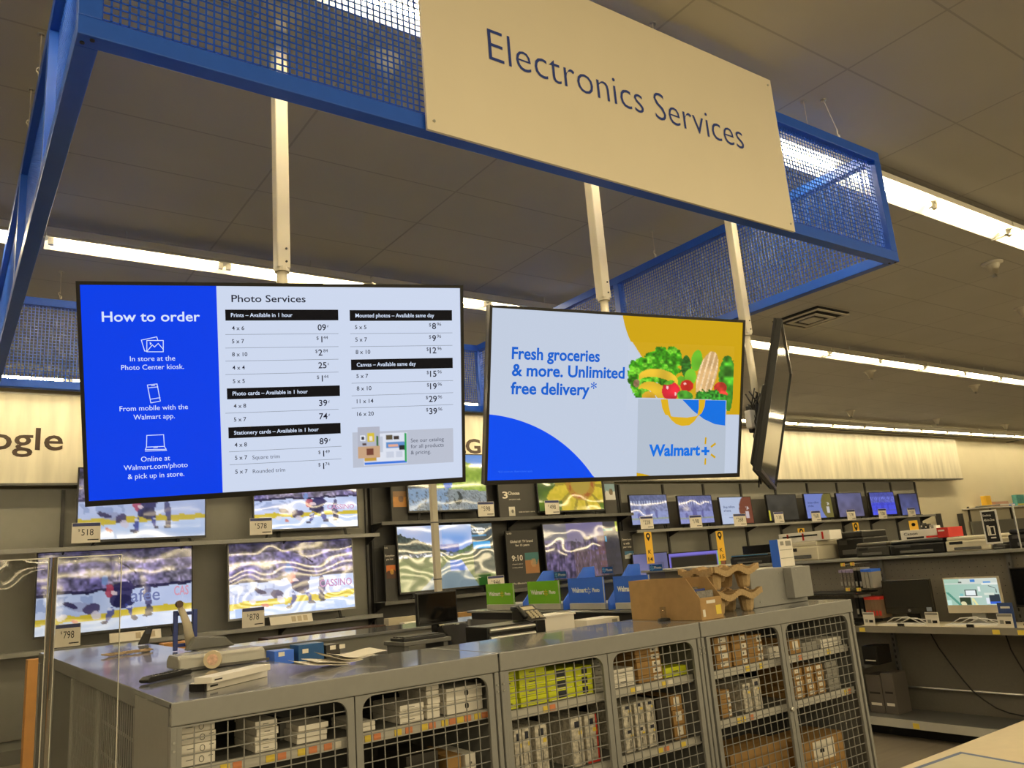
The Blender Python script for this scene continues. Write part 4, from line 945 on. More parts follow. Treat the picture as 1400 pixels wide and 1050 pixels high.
# ---- cartons along the bottom of the wall shelving
def carton(label, px0, px1, pytop, Y, mt, foot=0.0, depth=.35, group=None, name='carton', top=None):
    a = atY(px0, pytop, Y); c = atY(px1, pytop, Y); z1 = top or atY((px0 + px1) / 2, pytop, Y).z
    t = thing(name, label, 'box', ((a.x + c.x) / 2, Y, foot), group=group)
    MB().box(a.x, c.x, Y, Y + depth, foot, z1).build('body', mt, t, bevel=.004)
    return t, a.x, c.x, z1
t, x0, x1, z1 = carton('long dark brown television carton lettered LG UHD TV below the left shelf', 366, 528, 863.5, 9.72, mat('dark_brown_carton', (66, 40, 30), rough=.45))
b = MB(); put_text(b, 'LG UHD TV', (atY(377, 875, 9.72).x, 9.718, z1 - .22), (1, 0, 0), (0, 0, 1), w=atY(443, 870, 9.72).x - atY(377, 875, 9.72).x, h=.13, bold=.008); b.build('lettering', PAPER, t)
b = MB(); put_text(b, 'LCD', (atY(464, 868, 9.72).x, 9.718, z1 - .17), (1, 0, 0), (0, 0, 1), w=.14, h=.06, bold=.004); b.build('small_lettering', mat('rust_print', (190, 90, 60)), t)
MB().box(atY(482, 866, 9.72).x, atY(520, 862, 9.72).x, 9.717, 9.7195, z1 - .22, z1 - .02).build('yellow_label', YTAG, t)
MB().box(atY(492, 866, 9.72).x, atY(514, 862, 9.72).x, 9.715, 9.7169, z1 - .2, z1 - .04).build('price_panel', PAPER, t)
carton('orange carton low on the left shelving beside the blue stand', 224, 262, 878, 9.8, ORANGE, depth=.25)
carton('orange carton standing at the far left, seen through the clear screen', 38, 66, 901, 9.3, ORANGE, foot=0.0, depth=.2)
for k, (a, c, y0, m_) in enumerate(((531, 571, 843.5, BEIGE), (553, 578, 850, WBOX), (626, 662, 836, BBOX), (622, 668, 845, BEIGE))):
    carton(('pale carton under the lake television', 'white carton beside the charcoal monitor, partly hidden', 'kraft carton under the lake television, right of the monitor', 'low beige carton right of the dark monitor')[k], a, c, y0, (9.9, 9.7, 9.9, 9.7)[k], m_, depth=.14)

# ------------------------------------------------------------------ the island: wire-fronted grey cabinets
CT = 1.215                                   # cabinet top height
CY = 2.84                                    # front of the cabinets
def plate_with_hole(b, x0, x1, z0, z1, hx0, hx1, hz0, hz1, r, y0, y1, k=6, sharp=False):
    """a steel door skin with a rounded opening"""
    cs = [(hx1 - r, hz1 - r, 0, (x1, (hz1 - r)), (x1, z1), ((hx1 - r), z1)), (hx0 + r, hz1 - r, 90, (hx0 + r, z1), (x0, z1), (x0, hz1 - r)),
          (hx0 + r, hz0 + r, 180, (x0, hz0 + r), (x0, z0), (hx0 + r, z0)), (hx1 - r, hz0 + r, 270, (hx1 - r, z0), (x1, z0), (x1, hz0 + r))]
    inn, out = [], []
    for qi, (cx, cz, a0, A, C, B) in enumerate(cs):
        if sharp and qi == 1: cx, cz, rr = hx0 + .004, hz1 - .004, .004
        else: rr = r
        for i in range(k + 1):
            a = math.radians(a0 + 90 * i / k); inn.append((cx + rr * math.cos(a), cz + rr * math.sin(a)))
            t = i / k
            p = (A[0] + (C[0] - A[0]) * t * 2, A[1] + (C[1] - A[1]) * t * 2) if t <= .5 else (C[0] + (B[0] - C[0]) * (t * 2 - 1), C[1] + (B[1] - C[1]) * (t * 2 - 1))
            out.append(p)
    n = len(inn); vs = [(p[0], y, p[1]) for y in (y0, y1) for ring in (inn, out) for p in ring]; fs = []
    for i in range(n):
        j = (i + 1) % n
        fs += [(i, n + i, n + j, j), (2 * n + i, 2 * n + j, 3 * n + j, 3 * n + i), (i, j, 2 * n + j, 2 * n + i), (n + i, 3 * n + i, 3 * n + j, n + j)]
    b.add(vs, fs)
def cabinet(label, x0, x1, doors, shelves, y0=CY, y1=3.42, tags=()):
    t = thing('wire_front_cabinet', label, 'cabinet', ((x0 + x1) / 2, (y0 + y1) / 2, 0), group='wire fronted cabinets of the island')
    g = .002
    b = MB(); b.box(x0 + g, x1 - g, y0 + .002, y1, CT - .02, CT); b.build('top', GREYTOP, t, bevel=.003)
    b = MB(); b.box(x0 + g, x1 - g, y0, y0 + .025, CT - .072, CT - .0005); b.build('fascia', GREY, t, bevel=.004)
    for a, c in ((x0 + g, x0 + .022), (x1 - .022, x1 - g)):
        b = MB(); b.box(a, c, y0 + .004, y0 + .04, 0, CT - .073); b.build('corner_post', GREY, t, bevel=.003)
        b = MB(); b.box(a, a + .004 if a < (x0 + x1) / 2 else c, y0 + .041, y1 - .004, .06, CT - .021) if a < (x0 + x1) / 2 else b.box(c - .004, c, y0 + .041, y1 - .004, .06, CT - .021)
        b.build('side_panel', GREY, t)
    b = MB(); b.box(x0 + g, x1 - g, y1 - .004, y1, .06, CT - .021); b.build('back_panel', CHAR, t)
    b = MB(); b.box(x0 + .01, x1 - .01, y0 + .05, y1 - .01, 0.0, .06); b.build('plinth', BLACKM, t)
    for z in shelves:
        b = MB(); b.box(x0 + .024, x1 - .024, y0 + .075, y1 - .006, z - .012, z); b.box(x0 + .024, x1 - .024, y0 + .06, y0 + .074, z - .036, z + .004)
        s = b.build('shelf', DARKG, t)
        b = MB(); b.box(x0 + .03, x1 - .03, y0 + .0555, y0 + .0595, z - .034, z + .002); b.build('label_strip', CLEARTAG, s)
        for zz, xx, kind in tags:
            if abs(zz - z) > .002: continue
            m_ = {'y': YTAG, 'o': OTAG, 'w': PAPER}[kind]
            MB().box(xx, xx + .029, y0 + .0525, y0 + .0551, z - .029, z - .005).build('price_tag', m_, s)
    for a, c in doors:
        d = MB(); za, zb = .1, CT - .074
        plate_with_hole(d, a - .026, c + .026, za, zb, a, c, za + .05, zb - .006, .05, y0 + .006, y0 + .02, sharp=(a == doors[0][0]))
        d = d.build('door', GREY, t)
        w_ = MB(); n = int(round((c - a) / .049)); sp = (c - a + .02) / n
        for i in range(n + 1): xx = a - .01 + i * sp; w_.box(xx - .0017, xx + .0017, y0 + .0235, y0 + .0275, za + .03, zb - .012)
        k = int((zb - za) / .0465)
        for i in range(k): zz = zb - .045 - i * .0465; w_.box(a - .015, c + .015, y0 + .0205, y0 + .0235, zz - .0017, zz + .0017) if zz > za + .04 else None
        w_.build('wire_grid', GREY, d)
        if x0 > 3 and a < 3.5: MB().lathe([(.009, 0), (.012, .004), (.012, .012), (.007, .016)], (c + .012, y0 + .006, .72), 10, Matrix.Rotation(math.pi / 2, 4, 'X')).build('lock', STEEL, d)
    b = MB()
    for xx in (x0 + .012, x1 - .012):
        for dz in (.02, .045): b.lathe([(.004, 0), (.004, .003)], (xx, y0 + .001, CT - .1 - dz), 8, Matrix.Rotation(math.pi / 2, 4, 'X'))
    b.build('rivet', STEEL, t)
    return t
S1, S2, S3 = H - .548, H - .575, H - .585
S1b, S2b, S3b = H - .855, H - .855, H - .815
tg1 = [(S1, x, k) for x, k in ((.80, 'y'), (.84, 'o'), (.95, 'y'), (.99, 'o'), (1.06, 'y'), (1.1, 'o'), (1.155, 'o'), (1.19, 'w'), (1.31, 'y'), (1.345, 'o'), (1.43, 'y'), (1.475, 'o'), (1.54, 'y'), (1.575, 'o'), (1.63, 'y'), (1.665, 'o'), (1.70, 'y'), (1.735, 'o'), (1.78, 'y'), (1.815, 'o'))]
tg2 = [(S2, x, k) for x, k in ((2.12, 'y'), (2.155, 'o'), (2.62, 'y'), (2.655, 'w'), (2.82, 'y'), (2.86, 'w'))] + [(S2b, x, k) for x, k in ((2.75, 'y'), (2.79, 'o'), (2.9, 'y'))]
tg3 = [(S3, x, k) for x, k in ((3.42, 'y'), (3.53, 'y'), (3.86, 'o'), (4.12, 'y'))] + [(S3b, x, k) for x, k in ((4.22, 'y'), (4.26, 'o'), (3.3, 'y'), (3.34, 'y'), (3.4, 'o'))]
cA = cabinet('grey wire-fronted cabinet at the left corner, holding white cartons', .632, 1.878, [(.668, 1.226), (1.283, 1.822)], [S1, S1b], tags=tg1)
cB = cabinet('grey wire-fronted cabinet in the middle, holding yellow-green cartons', 1.882, 3.062, [(1.925, 2.43), (2.487, 3.005)], [S2, S2b], tags=tg2)
cC = cabinet('grey wire-fronted cabinet at the right end, holding brown cartons', 3.066, 4.35, [(3.13, 3.66), (3.717, 4.285)], [S3, S3b], tags=tg3)
# side wings and back of the island
def wing(label, x0, x1, y0, y1, n, face):
    t = thing('side_cabinet', label, 'cabinet', ((x0 + x1) / 2, (y0 + y1) / 2, 0))
    b = MB(); b.box(x0, x1, y0, y1, CT - (.07 if x0 < 2 else .022), CT - .003); b.build('top', GREYTOP, t, bevel=.006)
    b = MB(); b.box(x0 + .03, x1 - .03, y0 + .03, y1 - .03, 0, CT - (.071 if x0 < 2 else .023)); b.build('carcase', BLACKM, t)  # solid box, its black colour paints the shade inside the open bays
    xs_ = x0 if face < 0 else x1 - .022
    for i in range(n + 1):
        y = y0 + .01 + (y1 - y0 - .05) * i / n
        b = MB(); b.box(xs_, xs_ + .022, y, y + .035, 0, CT - .072); b.build('post', GREY, t, bevel=.002)
    for i in range(n):
        ya = y0 + .05 + (y1 - y0 - .05) * i / n; yb = y0 + (y1 - y0 - .05) * (i + 1) / n
        b = MB()
        if i in (0, 1):
            m_ = int((yb - ya) / .045)
            for j in range(m_ + 1): b.box(xs_ + .012, xs_ + .016, ya + (yb - ya) * j / m_, ya + (yb - ya) * j / m_ + .012, .05, CT - .075)
            for j in range(8): b.box(xs_ + .0165, xs_ + .0195, ya, yb, .1 + j * .13, .112 + j * .13)
            b.build('slatted_grille', GREY, t)
        else:
            b.box(xs_ + .008, xs_ + .018, ya, yb, .05, CT - .075); b.build('side_panel', DARKG, t)
    return t
wl = wing('grey cabinet wing running back along the left of the island', .64, 1.3, 3.43, 6.92, 4, -1)
wr = wing('grey cabinet wing on the right, carrying the green and blue photo placards', 3.74, 4.35, 3.43, 6.1, 3, -1)
t = thing('island_back_counter', 'long low grey steel wall closing the back of the island', 'counter', (2.7, 6.45, 0))
b = MB(); b.box(1.32, 4.35, 6.3, 6.34, 0, H - .46); b.build('inner_panel', PANEL, t)
b = MB(); b.box(1.32, 4.35, 6.28, 6.9, H - .459, H - .435); b.build('top_rail', GREYTOP, t, bevel=.003)
b = MB(); b.box(1.32, 4.35, 6.86, 6.9, 0, H - .46); b.build('outer_panel', PANEL, t)
t = thing('inner_desk', 'grey service desk inside the island carrying the monitor and telephone', 'desk', (2.7, 4.5, 0))
DZ = .98
b = MB(); b.box(1.9, 3.68, 3.65, 4.95, DZ - .03, DZ); b.build('desk_top', DARKG, t, bevel=.004)
b = MB(); b.box(1.95, 3.6, 4.85, 4.88, 0, DZ - .031); b.build('modesty_panel', PANEL, t)
for x in (1.95, 3.58): MB().box(x, x + .04, 3.7, 4.84, 0, DZ - .031).build('leg', PANEL, t)
# clear plastic counter shield on the left, and the pale counter at the lower right
t = thing('service_counter', 'pale counter at the lower right corner in the foreground', 'counter', (2.0, .95, 0))
b = MB(); b.box(-.6, 4.2, .55, 1.333, .91, .95); b.build('counter_top', mat('pale_laminate', (226, 208, 170), rough=.45, var=.03, scale=30), t, bevel=.004)
b = MB(); b.box(-.55, 4.15, .62, 1.28, 0, .909); b.build('base', PANEL, t)
t = thing('counter_paper', 'paper with a dusty blue border lying on the pale counter', 'paper', (2.4, 1.18, .951))
q = [atZ(*p, .9512) for p in ((1313, 1028), (1420, 1047), (1370, 1085), (1232, 1056))]
def flat(pts, z0, z1): return MB().prism([(p.x, p.y) for p in pts], z0, z1, 'z')
flat(q, .9505, .9518).build('border_sheet', mat('dusty_blue_paper', (110, 124, 156), rough=.7), t)
c = sum(q, Vector()) / 4
flat([p + (c - p) * .13 for p in q], .9519, .9524).build('inner_sheet', mat('cream_paper', (214, 206, 176), rough=.6), t)
sx1, sx0 = atY(166, 759, 1.3).x, atY(73, 760, 1.3).x
zt = atY(120, 760, 1.3).z
t = thing('counter_shield', 'clear acrylic shield standing at the left edge of the picture', 'shield', (.1, 1.3, .951))
MB().box(-.45, sx0 - .006, 1.298, 1.301, .951, zt).build('clear_sheet', ACRYL, t)
MB().box(sx0 + .006, sx1, 1.298, 1.301, .951, zt - .002).build('clear_sheet', ACRYL, t)
GLS = bpy.data.materials.new('clear_plastic_hinge'); GLS.use_nodes = True; _g = GLS.node_tree.nodes['Principled BSDF']; _g.inputs['Transmission Weight'].default_value = 1.0; _g.inputs['Roughness'].default_value = .08; _g.inputs['IOR'].default_value = 1.08; _g.inputs['Base Color'].default_value = (.93, .93, .91, 1)
MB().tube([(sx0, 1.2995, .951), (sx0, 1.2995, zt)], .0055, 12).build('clear_hinge', GLS, t, smooth=True)
for a_, c_ in ((-.45, sx0 - .006), (sx0 + .006, sx1)): MB().box(a_, c_, 1.2978, 1.3012, zt - .0012, zt).build('edge_gleam', EDGEGLEAM, t)  # pale strips added so that edges and hinge look bright
MB().box(sx0 - .0058, sx0 - .0052, 1.2978, 1.3012, .951, zt).build('edge_gleam', EDGEGLEAM, t); MB().box(sx0 + .0052, sx0 + .0058, 1.2978, 1.3012, .951, zt).build('edge_gleam', EDGEGLEAM, t)
MB().box(sx1, sx1 + .0008, 1.2978, 1.3012, .951, zt).build('edge_gleam', EDGEGLEAM, t)
MB().box(sx0 - .01, sx0 + .012, 1.285, 1.297, .951, .985).build('foot', ACRYL, t); MB().box(-.4, -.37, 1.285, 1.297, .951, .985).build('foot', ACRYL, t)

# ------------------------------------------------------------------ cartons in the cabinets
def pile(desc, cat, px0, px1, yt, yb, n, mt, foot, where, Y=2.925, depth=.24, deco=None, jit=.004, group=None, name='carton'):
    """n cartons stacked on a cabinet shelf, from their extent in the picture's plane at depth Y"""
    ym = (yt + yb) / 2
    a = atY(px0, ym, Y); c = atY(px1, ym, Y); zt = atY((px0 + px1) / 2, yt, Y).z
    z0 = foot; zt = min(zt, .655 if foot < .1 else S1 - .06 if foot < .8 else CT - .028); hgt = (zt - z0) / n
    for i in range(n):
        j = random.uniform(-jit, jit); jy = abs(random.uniform(-jit, jit))
        lab = f'{desc}, {where}' if n == 1 else f'{desc}, {ORD[i + 1]} up, {where}'
        t = thing(name, lab, cat, ((a.x + c.x) / 2, Y + depth / 2, z0 + i * hgt + .0005), group=group)
        b = MB(); b.box(a.x + j, c.x + j - .002, Y + jy, Y + jy + depth, z0 + i * hgt + .0006, z0 + (i + 1) * hgt - .0008); b.build('body', mt, t, bevel=.002)
        if deco: deco(t, a.x + j, c.x + j - .002, z0 + i * hgt + .0006, z0 + (i + 1) * hgt - .0008, Y + jy)
def rect(t, nm, m_, x0, x1, z0, z1, y): MB().box(x0, x1, y - .0012, y - .0004, z0, z1).build(nm, m_, t)
DARKPIC = mat('dark_product_picture', (46, 50, 66), rough=.4, var=.2, scale=40)
def d_ring(t, x0, x1, z0, z1, y):
    W_, H_ = x1 - x0, z1 - z0; b = MB(); r = H_ * .32; c = (x0 + W_ * .6, (z0 + z1) / 2)
    for k in range(16):
        a, a2 = k * math.pi / 8, (k + 1) * math.pi / 8
        b.prism([(c[0] + rr * math.cos(aa) * .8, c[1] + rr * math.sin(aa)) for rr, aa in ((r, a), (r, a2), (r * .82, a2), (r * .82, a))], y - .0012, y - .0004, 'y')
    b.build('ring_mark', INK, t); rect(t, 'print_line', INK, x0 + W_ * .15, x0 + W_ * .35, z0 + H_ * .55, z0 + H_ * .6, y); rect(t, 'print_line', INK, x0 + W_ * .8, x0 + W_ * .93, z0 + H_ * .7, z0 + H_ * .75, y)
def d_fruit(t, x0, x1, z0, z1, y):
    W_, H_ = x1 - x0, z1 - z0; c = (x0 + W_ * .55, (z0 + z1) / 2); r = H_ * .23; b = MB()
    b.prism([(c[0] + r * (1.02 - .16 * math.cos(2 * a)) * math.cos(a) * .95, c[1] - r * .1 + r * math.sin(a)) for a in [k * math.pi / 10 for k in range(20)]], y - .0012, y - .0004, 'y')
    b.prism([(c[0] + r * .05, c[1] + r * 1.0), (c[0] + r * .5, c[1] + r * 1.5), (c[0] + r * .45, c[1] + r * 1.1)], y - .0012, y - .0004, 'y')
    b.build('fruit_mark', INK, t)
def d_pic(t, x0, x1, z0, z1, y):
    W_, H_ = x1 - x0, z1 - z0
    rect(t, 'product_picture', DARKPIC, x0 + W_ * .35, x0 + W_ * .68, z0 + H_ * .2, z0 + H_ * .88, y); rect(t, 'white_band', WBOX, x0 + W_ * .1, x0 + W_ * .9, z0 + H_ * .04, z0 + H_ * .1, y)
def d_lines(t, x0, x1, z0, z1, y):
    W_, H_ = x1 - x0, z1 - z0
    rect(t, 'print_line', SOFTINK, x0 + W_ * .35, x0 + W_ * .6, z0 + H_ * .5, z0 + H_ * .6, y); rect(t, 'print_line', GBOX, x0 + W_ * .08, x0 + W_ * .92, z0 + H_ * .2, z0 + H_ * .25, y)
def d_lab(t, x0, x1, z0, z1, y):
    W_, H_ = x1 - x0, z1 - z0; rect(t, 'white_label', PAPER, x0 + W_ * .62, x0 + W_ * .95, z0 + H_ * .15, z0 + H_ * .85, y); rect(t, 'print_line', SOFTINK, x0 + W_ * .7, x0 + W_ * .78, z0 + H_ * .35, z0 + H_ * .65, y)
def d_tall(t, x0, x1, z0, z1, y):
    W_, H_ = x1 - x0, z1 - z0; rect(t, 'product_picture', DARKPIC, x0 + W_ * .3, x0 + W_ * .7, z0 + H_ * .78, z0 + H_ * .92, y); rect(t, 'vertical_print', SOFTINK, x0 + W_ * .5, x0 + W_ * .58, z0 + H_ * .25, z0 + H_ * .5, y); rect(t, 'yellow_spot', YTAG, x0 + W_ * .62, x0 + W_ * .9, z0 + H_ * .64, z0 + H_ * .72, y)
def d_red(t, x0, x1, z0, z1, y):
    d_tall(t, x0, x1, z0, z1, y); rect(t, 'red_edge', RED, x1 - (x1 - x0) * .12, x1, z0, z1, y + .0001); rect(t, 'red_foot', RED, x0, x1, z0, z0 + .012, y)
def d_many(t, x0, x1, z0, z1, y):
    W_, H_ = x1 - x0, z1 - z0
    rect(t, 'white_label', PAPER, x0 + W_ * .25, x0 + W_ * .75, z0 + H_ * .25, z0 + H_ * .9, y); rect(t, 'print_line', INK, x0 + W_ * .4, x0 + W_ * .5, z0 + H_ * .5, z0 + H_ * .62, y)
WL1, WL2, WM1, WM2, WR1, WR2 = ('first door from left', 'second door from left', 'third door from left', 'fourth door from left', 'fifth door from left', 'rightmost door')
pile('white carton with a ring mark', 'box', 248, 296, 986, 1050, 4, WBOX, S1, WL1, deco=d_ring)
pile('thin white carton in the middle stack', 'box', 352, 383, 984, 1030, 4, WBOX, S1, WL1, deco=d_lines, jit=.008)
pile('white carton in the right stack', 'box', 406, 448, 990, 1018, 3, WBOX, S1, WL1, jit=.01)
pile('dark grey carton standing behind the white ones', 'box', 382, 404, 988, 1022, 1, DARKG, S1, WL1, Y=3.06)
pile('dark grey carton standing at the left', 'box', 335, 351, 990, 1030, 1, DARKG, S1, WL1, Y=3.18, depth=.2)
pile('low white carton at the left', 'box', 489, 515, 987, 1004, 2, WBOX, S1, WL2)
pile('dark grey carton beside the low white pair', 'box', 517, 546, 958, 999, 1, DARKG, S1, WL2, Y=3.18, depth=.2)
pile('white carton in the wide stack', 'box', 547, 580.5, 962, 992, 3, WBOX, S1, WL2, deco=d_lines, jit=.003)
pile('thin white carton in the tall stack', 'box', 584, 602, 934, 987, 5, WBOX, S1, WL2, jit=.005)
pile('white carton with a black fruit mark', 'box', 610, 660, 938, 977, 2, WBOX, S1, WL2, deco=d_fruit)
pile('brown carton on the lower shelf', 'box', 612, 632, 1032, 1062, 1, BBOX, S1b, WL2)
pile('pale printed carton on the lower shelf', 'box', 638, 653, 1029, 1062, 2, WBOX, S1b, WL2, deco=d_lines)
pile('dark carton on the lower shelf', 'box', 555, 600, 1030, 1062, 1, DBOX, S1b, WL2)
pile('yellow-green carton at the far left', 'box', 686, 707, 914, 974, 4, YBOX, S2, WM1, deco=d_lines)
pile('yellow-green carton in the second stack', 'box', 711, 748, 912, 970, 4, YBOX, S2, WM1, deco=d_lines)
pile('yellow-green carton with a dark picture, third stack', 'box', 750, 787, 914, 963, 3, YBOX, S2, WM1, deco=d_pic)
pile('yellow-green carton with a dark picture, fourth stack', 'box', 789, 812, 910, 957, 3, YBOX, S2, WM1, deco=d_pic)
pile('grey printed carton', 'box', 814, 827, 900, 954, 4, GBOX, S2, WM1, deco=d_lines)
pile('tall white carton on the lower shelf, leftmost', 'box', 694, 703, 1000, 1065, 1, WPRT, S2b, WM1, deco=d_tall)
for k, (a, c, y0) in enumerate(((704, 715, 997), (717, 729, 993), (734, 751, 989))): pile(f'tall white carton on the lower shelf, {ORD[k + 2]} from the left', 'box', a, c, y0, 1065, 1, WPRT, S2b, WM1, deco=d_tall)
pile('dark olive carton on the lower shelf', 'box', 758, 778, 985, 1060, 1, mat('olive_carton', (86, 84, 34), rough=.5, var=.2), S2b, WM1, Y=3.19, depth=.2)
pile('tall white carton with a brown edge', 'box', 784, 800, 980, 1055, 1, WPRT, S2b, WM1, deco=d_tall)
pile('tall white carton with a red edge', 'box', 802, 819, 976, 1050, 1, WPRT, S2b, WM1, deco=d_red)
pile('white carton at the lower left', 'box', 836, 868, 914, 940, 2, WBOX, S2, WM2, deco=d_lines)
pile('small white carton atop the left side', 'box', 833, 838, 893, 914, 1, WBOX, S2 + .115, WM2)
pile('kraft carton with a white label', 'box', 871, 905, 884, 935, 5, BBOX, S2, WM2, deco=d_lab)
pile('single yellow-green carton', 'box', 909, 941, 911, 928, 1, YBOX, S2, WM2, deco=d_lines)
for k, (a, c, y0) in enumerate(((853, 866, 962), (869, 882, 958), (884.5, 897, 955))): pile(f'tall white printed carton, {ORD[k + 1]} of three upright', 'box', a, c, y0, 1010, 2, WPRT, S2b, WM2, deco=d_tall, jit=.001)
pile('dark brown carton on the lower shelf', 'box', 900, 919, 955, 1010, 1, DBOX, S2b, WM2)
pile('kraft and white striped carton on the lower shelf', 'box', 920, 936, 950, 1004, 3, BBOX, S2b, WM2, deco=d_many)
pile('kraft carton in the left stack with white labels', 'box', 979, 1000, 870, 916, 4, BBOX, S3, WR1, deco=d_many)
pile('kraft carton in the second stack', 'box', 1002, 1022, 868, 912, 4, BBOX, S3, WR1, deco=d_lab)
pile('kraft carton in the third stack', 'box', 1024, 1044, 867, 908, 3, BBOX, S3, WR1, deco=d_lab)
pile('small white carton with a green side', 'box', 1052, 1067, 884, 901, 1, WBOX, S3, WR1, deco=d_lines)
pile('small kraft carton in the low left stack', 'box', 986, 1000, 943, 984, 3, BBOX, S3b, WR1, deco=d_lab)
pile('tall white carton with a dark print', 'box', 1018, 1029, 934, 975, 1, WPRT, S3b, WR1, deco=d_tall)
pile('narrow tall white carton', 'box', 1031, 1043, 927, 975, 1, WPRT, S3b, WR1, deco=d_tall)
pile('brown carton lying at the bottom', 'box', 1000, 1080, 1020, 1085, 2, BBOX, .062, WR1, deco=d_lines)
pile('kraft carton on the top shelf', 'box', 1080, 1096, 874, 897, 1, BBOX, S3, WR2, deco=d_many)
pile('long white carton on the top shelf', 'box', 1122, 1151, 872, 887, 1, WBOX, S3, WR2, deco=d_lines)
pile('grey flat carton on the top shelf', 'box', 1098, 1120, 877, 893, 1, GBOX, S3, WR2)
for k, (a, c) in enumerate(((1088, 1102), (1104, 1117), (1119, 1131))): pile(f'kraft carton with white label, {ORD[k + 1]} brown stack', 'box', a, c, 913 - 3 * k, 985, 5, BBOX, S3b, WR2, deco=d_many)
pile('pale grey printed carton', 'box', 1133, 1150, 903, 972, 5, GBOX, S3b, WR2, deco=d_lines)
pile('kraft carton with white labels at the bottom', 'box', 1100, 1160, 1005, 1085, 3, BBOX, .062, WR2, deco=d_many)

# ------------------------------------------------------------------ things on the cabinets
def onTop(px, py, z=CT): return atZ(px, py, z)
# brown display carton with a sloping side, holding snack pouches; its low front faces the shopper
bx0, bx1, by0, by1 = 3.135, 3.295, 2.885, 3.39
bz0 = CT + .001; bz1 = atX(875, 794, bx0).z; zf = atX(961, 818, bx0).z; yk = atX(937, 793, bx0).y
t = thing('display_carton', 'open brown cardboard display carton with a sloping cut side on the cabinet', 'carton', ((bx0 + bx1) / 2, (by0 + by1) / 2, CT))
side = [(by1, bz0), (by0, bz0), (by0, zf), (yk, bz1), (by1, bz1)]
MB().prism(side, bx0, bx0 + .004, 'x').build('side_panel', CARD, t); MB().prism(side, bx1 - .004, bx1, 'x').build('side_panel', CARD, t)
MB().box(bx0 + .005, bx1 - .005, by1 - .004, by1, bz0, bz1).build('back_panel', CARD, t)
fp = MB().box(bx0 + .005, bx1 - .005, by0, by0 + .004, bz0, zf).build('front_panel', CARD, t)
MB().box(bx0 + .005, bx1 - .005, by0 + .005, by1 - .005, bz0, bz0 + .004).build('bottom', CARD, t)
MB().box(bx0 + .045, bx0 + .11, by0 - .001, by0 - .0004, zf - .03, zf - .014).build('white_label', PAPER, fp); MB().box(bx0 + .012, bx0 + .03, by0 - .001, by0 - .0004, bz0 + .015, bz0 + .05).build('code_label', PAPER, fp)
MB().box(bx1 - .05, bx1 - .012, by0 - .001, by0 - .0004, bz0 + .02, bz0 + .065).build('yellow_label', YTAG, fp)
for k in range(5):
    m_ = (mat('silver_pouch', (120, 116, 112), rough=.25, metal=.3, var=.3, scale=60), mat('blue_pouch', (52, 66, 130), rough=.25, var=.3, scale=60))[k % 2]
    y = by0 + .03 + .05 * k
    q = thing('snack_pouch', f'shiny {("grey", "blue")[k % 2]} snack pouch, {ORD[k + 1]} from the front of the display carton', 'pouch', ((bx0 + bx1) / 2, y, CT + .006))
    MB().prism([(y, bz0 + .012), (y + .03, bz0 + .008), (y + .022, bz0 + .1 + .006 * k), (y + .008, bz0 + .14 + .008 * k), (y + .002, bz0 + .14 + .008 * k), (y - .004, bz0 + .07)], bx0 + .02, bx1 - .02, 'x').build('pouch_bag', m_, q, bevel=.004)
# moulded pulp carriers, two stacked
def pulp(z, label, x0, y0, w_=.36, d_=.24, hh=.095):
    t = thing('pulp_carrier', label, 'drink carrier', (x0 + w_ / 2, y0 + d_ / 2, z), group='brown pulp carriers')
    b = MB(); n = 24
    sc_ = lambda i, q: .013 * math.cos(2 * math.pi * i / q)
    for i in range(n):
        px_ = x0 + w_ * i / n; k = sc_(i + .5, 12)
        b.box(px_, px_ + w_ / n, y0 + .01, y0 + d_ - .01, z + hh - .004 + .3 * k, z + hh + .008 + .5 * k)
        for ya_, yb_ in ((y0 - .012, y0 + .01), (y0 + d_ - .01, y0 + d_ + .012)): b.box(px_, px_ + w_ / n, ya_, yb_, z + hh - .016 + k, z + hh + .016 + k)
    for i in range(16):
        ys_ = y0 + d_ * i / 16; k = sc_(i + .5, 8)
        for xa_, xb_ in ((x0 - .012, x0 + .01), (x0 + w_ - .01, x0 + w_ + .012)): b.box(xa_, xb_, ys_, ys_ + d_ / 16, z + hh - .016 + k, z + hh + .016 + k)
    b.build('tray', PULP, t)
    for fx in (.17, .83):
        for fy in (.24, .76):
            MB().lathe([(.028, 0), (.033, .008), (.047, hh * .9)], (x0 + w_ * fx, y0 + d_ * fy, z + .001), 10).build('cup_well', PULP, t, smooth=False)
    MB().lathe([(.018, hh * .35), (.024, hh * .4), (.05, hh * .9)], (x0 + w_ / 2, y0 + d_ / 2, z + .001), 10).build('centre_well', PULP, t, smooth=False)
pulp(CT, 'lower of two stacked brown pulp carriers beside the cardboard carton', 3.36, 2.97)
pulp(CT + .128, 'upper of two stacked brown pulp carriers beside the cardboard carton', 3.35, 2.965)
